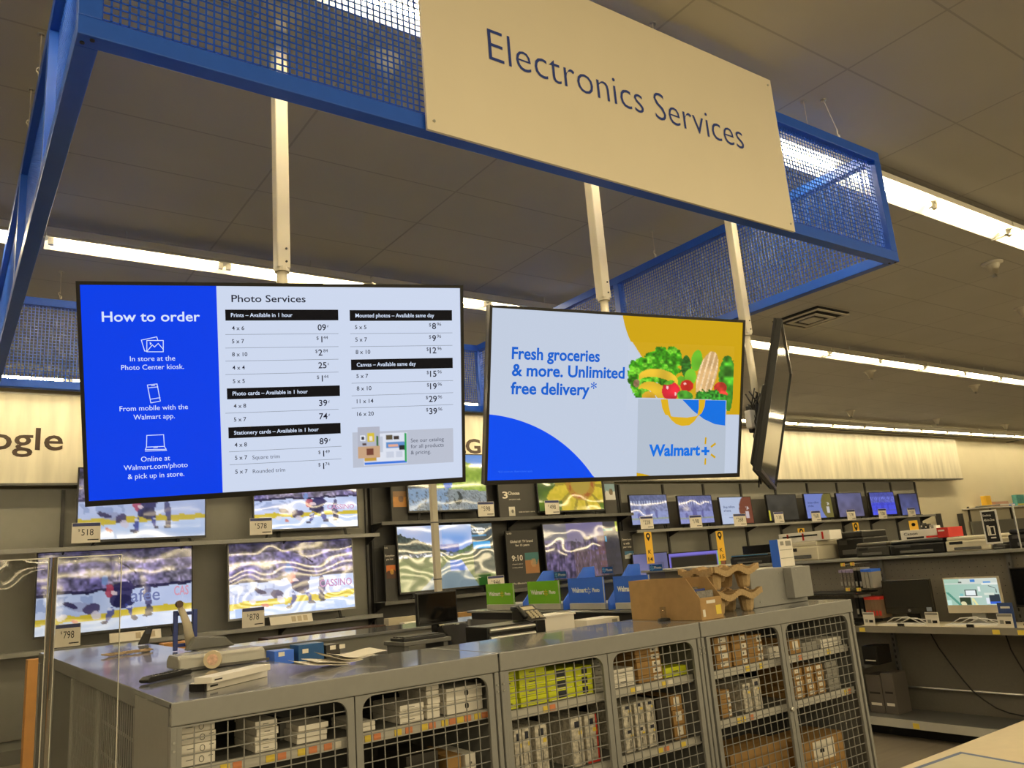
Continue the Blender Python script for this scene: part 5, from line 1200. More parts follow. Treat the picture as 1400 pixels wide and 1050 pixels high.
# grey metal box
t = thing('metal_box', 'grey sheet-metal box with a channel on top of the right cabinet', 'metal box', (4.1, 3.2, CT))
mz = atY(1100, 772, 3.1).z
b = MB(); b.box(3.78, 4.28, 3.08, 3.36, CT + .001, mz); b.build('body', GREY, t, bevel=.004)
b = MB(); b.box(4.08, 4.26, 3.02, 3.079, CT + .03, mz - .004); b.build('channel', GREY, t, bevel=.004)
b = MB()
for x, z in ((3.84, CT + .03), (4.04, CT + .03), (4.04, mz - .03), (4.12, mz - .02)): b.lathe([(.004, 0), (.004, .003)], (x, 3.08 if x < 4.07 else 3.02, z), 8, Matrix.Rotation(math.pi / 2, 4, 'X'))
b.build('rivet', STEEL, t)
t = thing('ink_carton', 'upright white carton with a blue side standing on the grey metal box', 'box', (4.15, 3.2, mz))
wz = atY(1127, 733, 3.1).z
b = MB(); b.box(4.1, 4.235, 3.1, 3.16, mz + .001, wz); b.build('body', WBOX, t, bevel=.002)
b = MB(); b.box(4.098, 4.0995, 3.1, 3.16, mz + .001, wz); b.build('blue_side', CBLUE, t)
for z in (.3, .6): MB().box(4.11, 4.225, 3.098, 3.0995, mz + (wz - mz) * z, mz + (wz - mz) * z + .003).build('print_line', GBOX, t)
MB().box(4.12, 4.15, 3.098, 3.0995, mz + (wz - mz) * .78, mz + (wz - mz) * .92).build('printed_picture', GBOX, t); MB().box(4.17, 4.22, 3.098, 3.0995, mz + (wz - mz) * .75, mz + (wz - mz) * .93).build('printed_picture', GBOX, t)
# small clear cup on black foot
p = onTop(921, 847); p.x -= .07
t = thing('clear_beaker', 'small clear beaker on a black foot in front of the cardboard carton', 'beaker', (p.x, p.y, CT))
MB().lathe([(.03, 0), (.034, .004), (.03, .012), (.018, .014)], (p.x, p.y, CT + .0005), 16).build('foot', BLACK, t, smooth=False)
MB().lathe([(.016, .015), (.017, .07), (.0155, .07), (.0145, .017)], (p.x, p.y, CT + .0005), 16).build('clear_cup', ACRYL, t, smooth=True)
# remote control
def oriented(a, c):
    d = (c - a); return math.atan2(d.y, d.x), d.length
a, c = onTop(196, 935), onTop(257, 921)
ang, L_ = oriented(a, c)
t = thing('remote_control', 'black remote control lying near the left corner of the cabinets', 'remote control', (a.x, a.y, CT), (0, 0, ang))
b = MB(); b.prism([(0, .006), (.012, 0), (L_ - .01, 0), (L_, .006), (L_, .016), (L_ - .015, .022), (.02, .024), (0, .014)], -.022, .022, 'y'); b.build('body', BLACK, t, bevel=.003, local=True)
for i in range(8):
    for j in range(3): MB().box(.03 + i * (L_ - .06) / 8, .03 + i * (L_ - .06) / 8 + .009, -.014 + j * .01, -.007 + j * .01, .0235, .0262).build('button', mat('remote_button', (60, 60, 60), rough=.5), t, local=True)
# white cartons on the front edge
for k, (pa, pb, z, hh, lab) in enumerate((((284, 945), (366, 925), CT, .028, 'lower of two flat white cartons on the front edge of the cabinets'), ((290, 935), (370, 916), CT + .029, .022, 'upper of two flat white cartons on the front edge of the cabinets'))):
    a, c = atZ(*pa, z), atZ(*pb, z); ang, L_ = oriented(a, c)
    t = thing('flat_carton', lab, 'box', (a.x, a.y, z), (0, 0, ang), group=None)
    MB().box(0, L_, 0, .075, .0006, hh).build('body', WBOX, t, bevel=.002, local=True)
    MB().box(.012, .05, -.0012, -.0004, hh * .4, hh * .6).build('print_line', INK, t, local=True)
    if k == 0: MB().box(-.012, -.0006, .004, .07, .001, hh - .002).build('black_end', BLACK, t, local=True)
# tape roll standing on edge
p = onTop(291, 914)
t = thing('tape_roll', 'roll of clear tape standing on edge with a red printed core', 'tape roll', (p.x, p.y, CT), (0, 0, math.radians(-25)))
Rx = Matrix.Rotation(math.pi / 2, 4, 'X')
MB().lathe([(.024, -.012), (.038, -.012), (.038, .012), (.024, .012), (.024, -.0119)], (0, 0, .0385), 24, Rx).build('tape', mat('clear_tape', (206, 190, 160), rough=.2, var=.05), t, local=True)
MB().lathe([(.0215, -.012), (.0236, -.012), (.0236, .012), (.0215, .012)], (0, 0, .0385), 24, Rx).build('core', mat('red_printed_core', (216, 178, 156), rough=.5, var=.3, scale=60), t, local=True)
# grey tray
a, c = onTop(256, 918), onTop(374, 901)
t = thing('grey_tray', 'long upturned grey plastic tray behind the tape roll', 'tray', ((a.x + c.x) / 2, (a.y + c.y) / 2, CT))
x0, x1, y0 = .9, 1.285, p.y + .05
b = MB(); b.prism([(y0, CT + .001), (y0 + .26, CT + .001), (y0 + .25, CT + .045), (y0 + .22, CT + .062), (y0 + .05, CT + .062), (y0 + .015, CT + .048)], x0, x1, 'x'); b.build('shell', mat('grey_plastic', (150, 148, 142), rough=.22, var=.03), t, bevel=.01)
b = MB(); b.box(x0 - .008, x1 + .008, y0 - .012, y0 - .0005, CT + .001, CT + .012); b.build('rim', mat('dark_grey_plastic', (70, 68, 66), rough=.4), t)
# paper heap, blue cartons, rope, black box, small device with blue stand
q = [onTop(*p_) for p_ in ((378, 908), (418, 899), (462, 901), (418, 912))]
t = thing('paper_heap', 'heap of curled white papers behind the left cabinet', 'papers', (1.45, 3.75, .9))
cx_, cy_, cz_ = 1.62, 3.75, CT - .005
pz = thing('file_trolley', 'low grey trolley behind the left cabinet carrying papers', 'trolley', (1.62, 3.85, 0))
MB().box(1.34, 1.84, 3.5, 4.2, CT - .06, CT - .04).build('top', DARKG, pz, bevel=.003)
for x in (1.35, 1.8):
    for y in (3.52, 4.14): MB().box(x, x + .03, y, y + .03, 0, CT - .061).build('leg', DARKG, pz)
t.location = (1.35, 3.3, CT)
for k in range(4):
    b = MB(); w_ = .2; x0 = 1.2 + .06 * k; y0 = 3.2 + .012 * k; n = 10; rr = random.Random(k)
    for i in range(n):
        u0, u1 = i / n, (i + 1) / n
        z_ = lambda u: CT + .0015 + .006 * k + .02 * (max(0, .4 - u) * 2.5) ** 2 * (1 if k % 2 == 0 else .3) + .006 + .006 * math.sin(u * 5 + k)
        b.add([(x0 + w_ * u0, y0, z_(u0)), (x0 + w_ * u1, y0, z_(u1)), (x0 + w_ * u1, y0 + .17, z_(u1) + .006), (x0 + w_ * u0, y0 + .17, z_(u0) + .006),
               (x0 + w_ * u0, y0, z_(u0) + .001), (x0 + w_ * u1, y0, z_(u1) + .001), (x0 + w_ * u1, y0 + .17, z_(u1) + .007), (x0 + w_ * u0, y0 + .17, z_(u0) + .007)], [(0, 3, 2, 1), (4, 5, 6, 7), (0, 1, 5, 4), (2, 3, 7, 6)])
    b.build('sheet', PAPER, t)
for k, (a_, c_, y0_, lab, m_) in enumerate(((375, 402, 889, 'pale blue carton behind the curled papers', CBLUE), (408, 443, 880, 'dark blue carton right of the pale blue one', DBLUE), (446, 465, 881, 'dark brown carton with two white labels', DBOX))):
    A, B = atY(a_, 890, 4.0), atY(c_, 890, 4.0); zt_ = atY((a_ + c_) / 2, y0_, 4.0).z
    t = thing('small_carton', lab, 'box', ((A.x + B.x) / 2, 4.05, CT - .039))
    MB().box(A.x, B.x, 4.0, 4.12, CT - .0395, zt_).build('body', m_, t, bevel=.002)
    MB().box(A.x + .02, A.x + .05, 3.998, 3.9994, CT + .0, CT + .02).build('white_label', PAPER, t)
    if k == 2: MB().box(A.x + .07, A.x + .1, 3.998, 3.9994, CT + .0, CT + .02).build('white_label', PAPER, t)
a, c = onTop(143, 898), onTop(205, 890)
t = thing('cord_hank', 'hank of tan twisted cord lying on the left cabinet wing', 'cord', (a.x, a.y, CT))
for k in range(3):
    pts = [a + (c - a) * (i / 30) + Vector((.02 * math.cos(i * 1.1 + k * 2.1), .03 * math.sin(i * 1.1 + k * 2.1) + .01 * k, .009 + .004 * math.sin(i * 1.1 + k))) for i in range(31)]
    MB().tube(pts, .005, 6).build('strand', mat('tan_cord', (160, 138, 110), rough=.8), t, smooth=True)
p = onTop(199, 881)
t = thing('upright_handset', 'small black handset standing on the far end of the left wing', 'handset', (p.x, p.y, CT))
MB().prism([(p.x - .05, CT + .001), (p.x + .02, CT + .001), (p.x + .05, CT + .12), (p.x + .01, CT + .12)], p.y, p.y + .03, 'y').build('body', BLACK, t, bevel=.006)
MB().box(p.x + .0, p.x + .03, p.y - .002, p.y - .0003, CT + .07, CT + .1).build('display', DARKPIC, t)
# blue stand with tan lever
Yb = 5.3
A, B = atY(240.5, 860, Yb), atY(267, 860, Yb); zt_ = atY(254, 834, Yb).z
t = thing('blue_stand', 'small blue steel stand with a tan lever arm behind the left wing', 'stand', ((A.x + B.x) / 2, Yb, CT))
for x in (A.x, B.x): MB().box(x - .012, x + .012, Yb, Yb + .025, CT + .001, zt_).build('post', mat('navy_blue_steel', (28, 52, 130), rough=.35), t, bevel=.002)
for z in (zt_ - .02, CT + .03): MB().box(A.x + .0125, B.x - .0125, Yb + .002, Yb + .022, z - .01, z + .01).build('cross_bar', _mats['navy_blue_steel'], t)
p0, p1 = atY(261, 882, Yb - .03), atY(245, 826, Yb - .03)
MB().tube([p0, p0 * .5 + p1 * .5 + Vector((.012, 0, 0)), p1], [.03, .024, .016], 10).build('lever_arm', BEIGE, t, smooth=True)
MB().lathe([(.02, -.02), (.022, 0), (.02, .02)], p1, 12, Matrix.Rotation(math.pi / 2, 4, 'X')).build('lever_knob', mat('brown_plastic', (96, 72, 60), rough=.4), t)
b = MB(); b.prism([(A.x + .03, CT + .001), (B.x + .2, CT + .001), (B.x + .14, CT + .06), (A.x + .08, CT + .075)], Yb - .14, Yb - .06, 'y'); b.build('device_base', mat('slate_plastic', (104, 104, 100), rough=.35), t, bevel=.008)

# ------------------------------------------------------------------ inside the island
A, B = atY(569.5, 808, 4.3), atY(624, 808, 4.3); z1 = atY(597, 809, 4.3).z; z0 = atY(597, 854, 4.3).z
t = thing('monitor', 'small black monitor standing inside the island', 'monitor', ((A.x + B.x) / 2, 4.4, DZ), (0, 0, 0))
MB().box(A.x, B.x, 4.3, 4.33, z0, z1).build('case', BLACK, t, bevel=.004)
MB().box(A.x + .008, B.x - .008, 4.2985, 4.2995, z0 + .012, z1 - .008).build('dark_glass', mat('black_glass', (16, 16, 17), rough=.08, var=.0), t)
MB().box((A.x + B.x) / 2 - .02, (A.x + B.x) / 2 + .02, 4.331, 4.35, DZ + .012, z0 + .08).build('stand', BLACK, t); MB().box((A.x + B.x) / 2 - .1, (A.x + B.x) / 2 + .1, 4.26, 4.42, DZ + .0005, DZ + .012).build('foot', BLACK, t, bevel=.003)
MB().tube([((A.x + B.x) / 2 + .0, 4.335, z0 + .01), ((A.x + B.x) / 2 + .05, 4.3, z0 - .06), ((A.x + B.x) / 2 + .16, 4.25, DZ + .05), ((A.x + B.x) / 2 + .2, 4.2, DZ + .01)], .004, 6).build('cable', BLACKM, t, smooth=True)
kz = DZ
def block(name, label, cat, pxs, yt, Y, foot, mt, depth=.2, prof=None, extra=None):
    A, B = atY(pxs[0], yt, Y), atY(pxs[1], yt, Y); z1 = atY(sum(pxs) / 2, yt, Y).z
    t = thing(name, label, cat, ((A.x + B.x) / 2, Y + depth / 2, foot))
    if prof: MB().prism([(Y + depth * p_, foot + .0008 + (z1 - foot) * q_) for p_, q_ in prof], A.x, B.x, 'x').build('body', mt, t, bevel=.006)
    else: MB().box(A.x, B.x, Y, Y + depth, foot + .0008, z1).build('body', mt, t, bevel=.004)
    if extra: extra(t, A.x, B.x, Y, z1)
    return t
def ex_rec(t, x0, x1, Y, z1):
    MB().box(x0 + .03, x0 + .1, Y - .012, Y - .0005, z1 - .13, z1 - .11).build('paper_slip', PAPER, t); MB().box((x0 + x1) / 2 - .01, (x0 + x1) / 2 + .01, Y + .11, Y + .13, z1 - .004, z1 + .001).build('badge', STEEL, t)
block('receipt_printer', 'black receipt printer with a sloping top right of the small monitor', 'printer', (622, 657), 853, 4.02, DZ, BLACK, .2, [(0, 0), (1, 0), (1, .95), (.75, 1), (.1, .62), (0, .5)], ex_rec)
kst = thing('monitor_shelf', 'dark grey raised shelf beside the keyboard, behind the middle cabinet', 'shelf', (2.04, 3.83, DZ))
SHZ = atY(580, 873, 3.8).z
MB().box(1.91, 2.18, 3.72, 3.95, SHZ - .02, SHZ).build('shelf_top', DARKG, kst, bevel=.003)
for x in (1.92, 2.145): MB().box(x, x + .025, 3.74, 3.93, DZ + .0005, SHZ - .021).build('leg', DARKG, kst)
t = thing('keyboard', 'black keyboard on the raised shelf in front of the small monitor', 'keyboard', (2.04, 3.83, SHZ))
MB().box(1.925, 2.165, 3.75, 3.9, SHZ + .0006, SHZ + .016).build('base', BLACK, t, bevel=.003)
for r_ in range(4): MB().box(1.935, 2.155, 3.76 + r_ * .034, 3.787 + r_ * .034, SHZ + .0162, SHZ + .021).build('key_row', BLACKM, t)
def ex_roll(t, x0, x1, Y, z1):
    for dz in (.02, .06): MB().tube([(x0 + .01, Y - .012, z1 - dz), (x1 - .04, Y - .012, z1 - dz)], .011, 10).build('roller', STEEL, t)
    MB().box(x1 - .035, x1 + .03, Y - .02, Y - .0005, z1 - .07, z1 + .004).build('end_cap', BLACK, t, bevel=.004)
block('label_printer', 'wide black label printer with two bright rollers inside the island', 'printer', (665, 737), 853, 3.75, DZ, BLACK, .22, None, ex_roll)
A = atY(702, 852, 3.9); z1 = atY(720, 825, 3.9).z; B = atY(733, 826, 3.9)
lp = atY(700, 853, 4.1).z
t = thing('desk_telephone', 'black desk telephone with its handset propped up on the label printer', 'telephone', ((A.x + B.x) / 2, 3.9, lp))
lp = atY(700, 853, 3.75).z + .003
b = MB(); b.prism([(3.78, lp), (3.94, lp), (3.94, z1 - .02), (3.9, z1 - .01)], A.x + .02, B.x - .02, 'x'); b.build('base', mat('dark_phone_plastic', (58, 56, 52), rough=.35), t, bevel=.004)
def slope(f): return (3.78 + .12 * f, lp + (z1 - .01 - lp) * f)
for r_ in range(5):
    for c_ in range(3):
        y_, z_ = slope(.12 + .1 * r_); xx = A.x + .05 + c_ * .03
        MB().box(xx, xx + .02, y_ - .006, y_, z_, z_ + .01).build('key', BEIGE, t)
y_, z_ = slope(.7); y2, z2 = slope(.92)
MB().prism([(y_ - .004, z_), (y2 - .004, z2), (y2 - .001, z2 - .001), (y_ - .001, z_ - .001)], A.x + .05, B.x - .04, 'x').build('display', mat('phone_display', (200, 190, 160), rough=.2), t)
MB().tube([(A.x - .005, 3.77, lp + .018), (A.x - .008, 3.83, lp + .075), (A.x + .0, 3.9, z1 - .02)], [.016, .011, .016], 8).build('handset', BLACK, t, smooth=True)
def ex_lid(t, x0, x1, Y, z1): MB().box(x0 - .004, x1 + .008, Y - .006, Y + .19, z1 + .0003, z1 + .008).build('lid', WBOX, t)
block('paper_tray', 'white letter tray box with a lid in front of the blue photo bins', 'box', (741, 785), 842, 3.8, DZ, WBOX, .19, None, ex_lid)
def ex_dot(t, x0, x1, Y, z1): MB().box(x1 - .06, x1 - .02, Y - .0015, Y - .0004, z1 - .03, z1 - .012).build('printed_label', GBOX, t)
block('paper_tray', 'low white box with a printed corner left of the cardboard carton', 'box', (802, 847), 845, 3.7, DZ, WBOX, .15, None, ex_dot)
# ---- photo envelope bins on the right wing
kios = [((665, 797), (703, 799), (703, 832), (665, 833), GREEN, 'green'), ((721, 793), (764, 796), (766, 822.5), (722, 823), GREEN, 'green'), ((776, 788.5), (825, 791), (827, 821), (778, 822), CBLUE, 'blue'), ((837, 785), (888, 789), (890, 819), (841, 820), CBLUE, 'blue')]
lab = ['smaller green photo bin front, leftmost on the right wing', 'larger green photo bin front, second from the left', 'blue photo bin front with a white spark, third from the left', 'blue photo bin front half hidden by the cardboard carton']
SPK = mat('spark_yellow', (250, 200, 60), rough=.4, var=0)
for k, (TL, TR, BR, BL, m_, cn) in enumerate(kios):
    X = 3.76; q = [atX(*p_, X) for p_ in (TL, TR, BR, BL)]
    ya_, yb_ = (q[0].y + q[3].y) / 2, (q[1].y + q[2].y) / 2; z1 = (q[0].z + q[1].z) / 2
    t = thing('photo_bin', lab[k], 'photo bin', (X + .15, (ya_ + yb_) / 2, CT), group='photo order bins')
    yl, yh = min(ya_, yb_), max(ya_, yb_); Wd = yh - yl; z0 = CT + .045
    MB().box(X, X + .006, yl, yh, z0, z1).build('front_card', m_, t)
    MB().box(X - .003, X + .25, yl, yh, CT + .0006, CT + .044).build('tray', mat('pale_grey_plastic', (188, 186, 178), rough=.3), t, bevel=.004)
    MB().box(X - .006, X - .0035, yl - .004, yl + .004, z0, z1).build('clear_edge', CLEARTAG, t)
    def ktxt(nm, s, u, wd, hh, v, mt2):
        b = MB(); put_text(b, s, (X - .0012, yh - Wd * u, z0 + (z1 - z0) * v), (0, -1, 0), (0, 0, 1), w=Wd * wd, h=hh, bold=.045); b.build(nm, mt2, t)
    hh = (z1 - z0) * .16
    ktxt('lettering', 'Walmart', .1, .42, hh * 1.3, .41, mat('bright_white_print', (250, 250, 248), var=0.0)); ktxt('small_lettering', 'Photo', .68, .2, hh, .42, _mats['bright_white_print'])
    b = MB()
    for j in range(6):
        a = j * math.pi / 3 + math.pi / 2; c0 = (yh - Wd * .58, z0 + (z1 - z0) * .48); d = (math.cos(a), math.sin(a)); n_ = (-d[1], d[0])
        b.prism([(c0[0] + d[0] * rr + n_[0] * ww, c0[1] + d[1] * rr + n_[1] * ww) for rr, ww in ((.008, -.002), (.022, -.0035), (.022, .0035), (.008, .002))], X - .0016, X - .0006, 'x')
    b.build('spark_mark', SPK if cn == 'green' else PAPER, t)
    # blue stepped divider between bins
    if k:
        b = MB(); b.prism([(X - .06, CT + .0006), (X + .28, CT + .0006), (X + .28, CT + .33), (X + .2, CT + .33), (X + .0, CT + .17), (X + .0, CT + .12), (X - .06, CT + .05)], yh + .02, yh + .035, 'x') if False else None
        dv = MB(); yy = yh + .04
        dv.prism([(X - .02, CT + .0006), (X + .3, CT + .0006), (X + .3, z1 + .07), (X + .2, z1 + .07), (X + .02, CT + .1), (X - .02, CT + .06)], yy, yy + .012, 'y'); dv.build('divider', CBLUE, t)
# small Photo signs on clear holders
for k, (TL, TR, BR, BL) in enumerate((((757, 781), (774, 782), (774, 790), (758, 791)), ((823, 775), (837.5, 775), (838, 783), (824, 784.5)), ((888, 772.5), (905, 771), (905.5, 779.5), (889, 781.5)))):
    X = 4.1; q = [atX(*p_, X) for p_ in (TL, TR, BR, BL)]; yl, yh = min(q[1].y, q[2].y), max(q[0].y, q[3].y); z1, z0 = (q[0].z + q[1].z) / 2, (q[2].z + q[3].z) / 2
    t = thing('photo_sign', f'small dark blue Photo sign in a clear holder, {ORD[k + 1]} from the left', 'sign', (X, (yl + yh) / 2, CT), group=None)
    MB().box(X, X + .004, yl - .015, yh + .015, CT + .0006, z1 + .015).build('clear_holder', ACRYL, t); MB().box(X + .005, X + .06, yl - .01, yh + .01, CT + .0006, CT + .006).build('foot', ACRYL, t)
    MB().box(X - .0025, X - .0005, yl, yh, z0, z1).build('card', DBLUE, t)
    b = MB(); put_text(b, 'Photo', (X - .0035, yl + (yh - yl) * .62, z0 + (z1 - z0) * .3), (0, -1, 0), (0, 0, 1), w=(yh - yl) * .58, h=(z1 - z0) * .42, bold=.012); b.build('lettering', PAPER, t)
    b = MB()
    for j in range(6):
        a = j * math.pi / 3 + math.pi / 2; c0 = (yl + (yh - yl) * .8, (z0 + z1) / 2); d = (math.cos(a), math.sin(a)); n_ = (-d[1], d[0])
        b.prism([(c0[0] + d[0] * rr + n_[0] * ww, c0[1] + d[1] * rr + n_[1] * ww) for rr, ww in ((.006, -.002), (.018, -.003), (.018, .003), (.006, .002))], X - .0036, X - .0028, 'x')
    b.build('spark_mark', mat('pale_blue_print', (120, 180, 210), var=0), t)
# grey post behind the price menu screen
p = atY(604, 740, 6.0)
t = thing('service_post', 'slim ivory square post rising from the island behind the price menu screen', 'post', (p.x, 6.1, 0))
MB().box(p.x - .026, p.x + .026, 6.08, 6.13, .0, H + 1.0).build('tube', POLEM, t, bevel=.004)
MB().box(p.x - .028, p.x + .028, 6.078, 6.132, H + .415, H + .425).build('joint', DARKG, t); MB().box(p.x - .028, p.x + .028, 6.078, 6.132, H - .06, H - .05).build('joint', DARKG, t)

# ------------------------------------------------------------------ the computer gondola on the right
GX = 6.72; LX = 6.26; GT = H - .028 * GX; SZ = H - .112 * LX; BZ = H - .2235 * LX
gy0, gy1 = 1.6, 6.95
t = thing('shelf_gondola', 'grey peg-backed store gondola on the right with printers on top', 'gondola', (GX, (gy0 + gy1) / 2, 0))
PEG = mat('grey_pegboard', (112, 108, 98), rough=.6, var=.04, scale=40)
b = MB(); b.box(GX, GX + .05, gy0, gy1, .1, GT); b.build('peg_panel', PEG, t)
b = MB()
for i in range(60):
    for k in range(6): b.box(GX - .0008, GX - .0002, 2.4 + i * .06, 2.406 + i * .06, GT - .05 - k * .05, GT - .044 - k * .05)
b.build('peg_holes', BLACKM, t)
b = MB(); b.box(GX - .08, GX + .75, gy0, gy1, GT + .0005, GT + .025); b.build('top_shelf', GREY, t, bevel=.003)
ups = [2.99, 4.04, 5.08, 6.12, 1.95]
for y in ups:
    b = MB(); b.box(GX - .03, GX - .001, y - .018, y + .018, .1, GT); u = b.build('upright', DARKG, t)
    b = MB()
    for i in range(24): b.box(GX - .0312, GX - .0304, y - .006, y + .006, .16 + i * .048, .185 + i * .048)
    b.build('slots', BLACKM, u)
s = MB(); s.box(LX, GX - .032, gy0, 4.09, SZ - .02, SZ); s = s.build('shelf', mat('white_shelf', (222, 212, 186), rough=.4, var=.02), t)
MB().box(LX - .014, LX - .0005, gy0, 4.09, SZ - .045, SZ + .005).build('label_strip', mat('pale_metal_strip', (176, 170, 156), rough=.25, metal=.4), s)
for y in (4.05, 3.0, 2.83, 2.4): MB().box(LX - .0165, LX - .0145, y - .05, y, SZ - .04, SZ - .008).build('price_tag', YTAG, s)
s = MB(); s.box(LX, GX - .032, gy0, gy1, BZ - .04, BZ); s = s.build('base_shelf', DARKG, t, bevel=.003)
MB().box(LX - .014, LX - .0005, gy0, gy1, BZ - .06, BZ + .002).build('label_strip', CLEARTAG, s)
MB().box(LX - .0165, LX - .0145, 3.68, 3.73, BZ - .055, BZ - .015).build('price_tag', YTAG, s)
b = MB(); b.box(LX + .12, LX + .16, gy0, gy1, 0, BZ - .041); b.build('kick_plate', BLACKM, t)
b = MB(); b.box(GX + .051, GX + .09, gy0, gy1, 0, GT); b.build('rear_panel', PEG, t)
MB().tube([(GX - .04, 4.0, atX(1235, 938, GX - .04).z), (GX - .04, 1.7, atX(1235, 938, GX - .04).z)], .008, 8).build('rail', STEEL, t)
b = MB(); zs = SZ - .3
s2 = MB(); s2.box(LX + .05, GX - .032, 4.1, 5.05, BZ + .36, BZ + .375); s2 = s2.build('side_shelf', DARKG, t)
for zz in (SZ + .02, SZ + .26): MB().box(LX + .1, GX - .032, 4.1, 5.05, zz - .012, zz).build('side_shelf', BLACKM, t)
# cable hanging below the shelf
pts = [atX(px, py, GX - .06) for px, py in ((1270, 862), (1283, 885), (1300, 908), (1317, 930), (1330, 945), (1345, 957), (1362, 968), (1380, 975), (1400, 979))]
for q in pts: q.z = max(q.z, BZ + .01)
tc = thing('power_cord', 'black power cord hanging below the computer shelf', 'cord', tuple(pts[4])); MB().tube(pts, .0055, 6).build('cable', BLACKM, tc, smooth=True)
pts = [atX(px, py, GX - .06) for px, py in ((1374, 865), (1382, 888), (1392, 905), (1400, 918), (1410, 940))]
tc = thing('power_cord', 'second black power cord below the shelf at the right edge', 'cord', tuple(pts[2])); MB().tube(pts, .0055, 6).build('cable', BLACKM, tc, smooth=True)
# computers: they face the aisle (-X)
def facing(name, label, cat, TL, TR, BR, BL, X, foot, group=None):
    q = [atX(*p_, X) for p_ in (TL, TR, BR, BL)]; yh = (q[0].y + q[3].y) / 2; yl = (q[1].y + q[2].y) / 2; z1 = (q[0].z + q[1].z) / 2; z0 = (q[2].z + q[3].z) / 2
    return thing(name, label, cat, (X, (yl + yh) / 2, foot), group=group), yl, yh, z0, z1
DARKM = mat('dark_olive_glass', (50, 48, 42), rough=.25, var=.03)
t, yl, yh, z0, z1 = facing('all_in_one_computer', 'switched-off dark all-in-one computer on the gondola shelf', 'computer', (1207, 793), (1273, 792), (1275, 838), (1209, 840), 6.5, SZ)
MB().box(6.5, 6.53, yl, yh, z0, z1).build('case', DARKM, t, bevel=.004); MB().box(6.498, 6.4995, yl + .01, yh - .01, z0 + .05, z1 - .01).build('dark_glass', mat('olive_black_glass', (44, 43, 38), rough=.3, var=.02), t)
MB().box(6.54, 6.56, (yl + yh) / 2 - .05, (yl + yh) / 2 + .05, SZ + .014, z0 + .15).build('stand', BLACK, t); MB().box(6.46, 6.62, (yl + yh) / 2 - .1, (yl + yh) / 2 + .1, SZ + .0006, SZ + .013).build('foot', BLACK, t)
MB().lathe([(.012, 0), (.012, .002)], (6.4975, (yl + yh) / 2, z0 + .025), 14, Matrix.Rotation(math.pi / 2, 4, 'Y')).build('badge', STEEL, t); MB().box(6.496, 6.4994, yl + .02, yl + .06, z0 + .02, z0 + .05).build('sticker', mat('blue_grey_sticker', (130, 140, 160)), t)
t, yl, yh, z0, z1 = facing('all_in_one_computer', 'lit all-in-one computer showing a pale green room with a desk', 'computer', (1291, 791), (1367.5, 787), (1369, 837.5), (1294, 839), 6.5, SZ)
def room(u, v):
    o = base(u); n = vnoise(u, v, 5, 4, 5)
    o[:] = np.stack([158 + 26 * u, 196 + 8 * u, 176 + 20 * u], -1); mixc(o, v < .2, (206, 214, 204)); mixc(o, (v < .16) & (u < .3), (170, 200, 180))
    def rc(a, b2, c, d, col): mixc(o, (u > a) & (u < b2) & (v > c) & (v < d), col)
    rc(.5, .6, .03, .13, (70, 130, 200)); rc(.74, .88, .12, .2, (90, 150, 210)); rc(.7, 1, .18, .25, (230, 234, 226)); rc(.28, .34, .1, .16, (100, 110, 100)); rc(.62, .67, .3, .5, (236, 240, 236)); rc(.24, .68, .66, .72, (236, 236, 226)); rc(.37, .6, .42, .66, (60, 66, 64)); rc(.39, .57, .45, .63, (232, 240, 240)); rc(.27, .33, .56, .66, (130, 190, 190))
    rc(.25, .46, .7, 1, (54, 66, 48)); mixc(o, ellm(u, v, .31, .96, .1, .1), (220, 214, 170)); rc(.48, .5, .74, 1, (230, 226, 170)); mixc(o, (np.abs((u - .5) - (v - .75) * .25) < .02) & (v > .75), (232, 226, 160)); rc(.8, 1, .6, .96, (52, 60, 70)); rc(.74, .8, .74, .96, (226, 232, 240)); rc(.8, 1, .88, .96, (60, 100, 210)); rc(.72, .9, .55, .64, (216, 224, 210))
    mixc(o, (np.abs((u) - (v - .45) * .45) < .03) & (v > .5), (90, 150, 130)); mixc(o, (u < .09) & (v > .8), (196, 226, 214)); mixc(o, (np.abs(v - .3 - (u - .84) * .8) < .012) & (u > .82) & (u < .95), (80, 90, 90)); rc(.945, .955, .4, .55, (90, 96, 96))
    return o
zz = z0 + .06
MB().box(6.5, 6.53, yl, yh, z0, z1).build('case', mat('pale_bezel', (206, 196, 176), rough=.35), t, bevel=.003)
o = grid_screen('picture', CALM, None, Vector((6.4992, yh - .008, z1 - .01)) - Vector(t.location), Vector((0, -1, 0)), Vector((0, 0, -1)), yh - yl - .016, z1 - zz - .01, 110, 70, room); o.parent = t
MB().box(6.54, 6.56, (yl + yh) / 2 - .05, (yl + yh) / 2 + .05, SZ + .014, z0 + .15).build('stand', STEEL, t); MB().box(6.46, 6.62, (yl + yh) / 2 - .1, (yl + yh) / 2 + .1, SZ + .0006, SZ + .013).build('foot', STEEL, t)
t, yl, yh, z0, z1 = facing('all_in_one_computer', 'switched-off black computer cut off by the right edge', 'computer', (1382, 776), (1440, 774), (1444, 830), (1386, 831), 6.5, SZ)
MB().box(6.5, 6.53, yl, yh, z0, z1).build('case', BLACK, t, bevel=.004); MB().box(6.54, 6.56, (yl + yh) / 2 - .05, (yl + yh) / 2 + .05, SZ + .014, z0 + .15).build('stand', BLACK, t); MB().box(6.46, 6.62, (yl + yh) / 2 - .1, (yl + yh) / 2 + .1, SZ + .0006, SZ + .013).build('foot', BLACK, t)
MB().box(6.498, 6.4995, yl + .01, yh - .01, z0 + .02, z1 - .01).build('dark_glass', _mats['black_glass'], t)
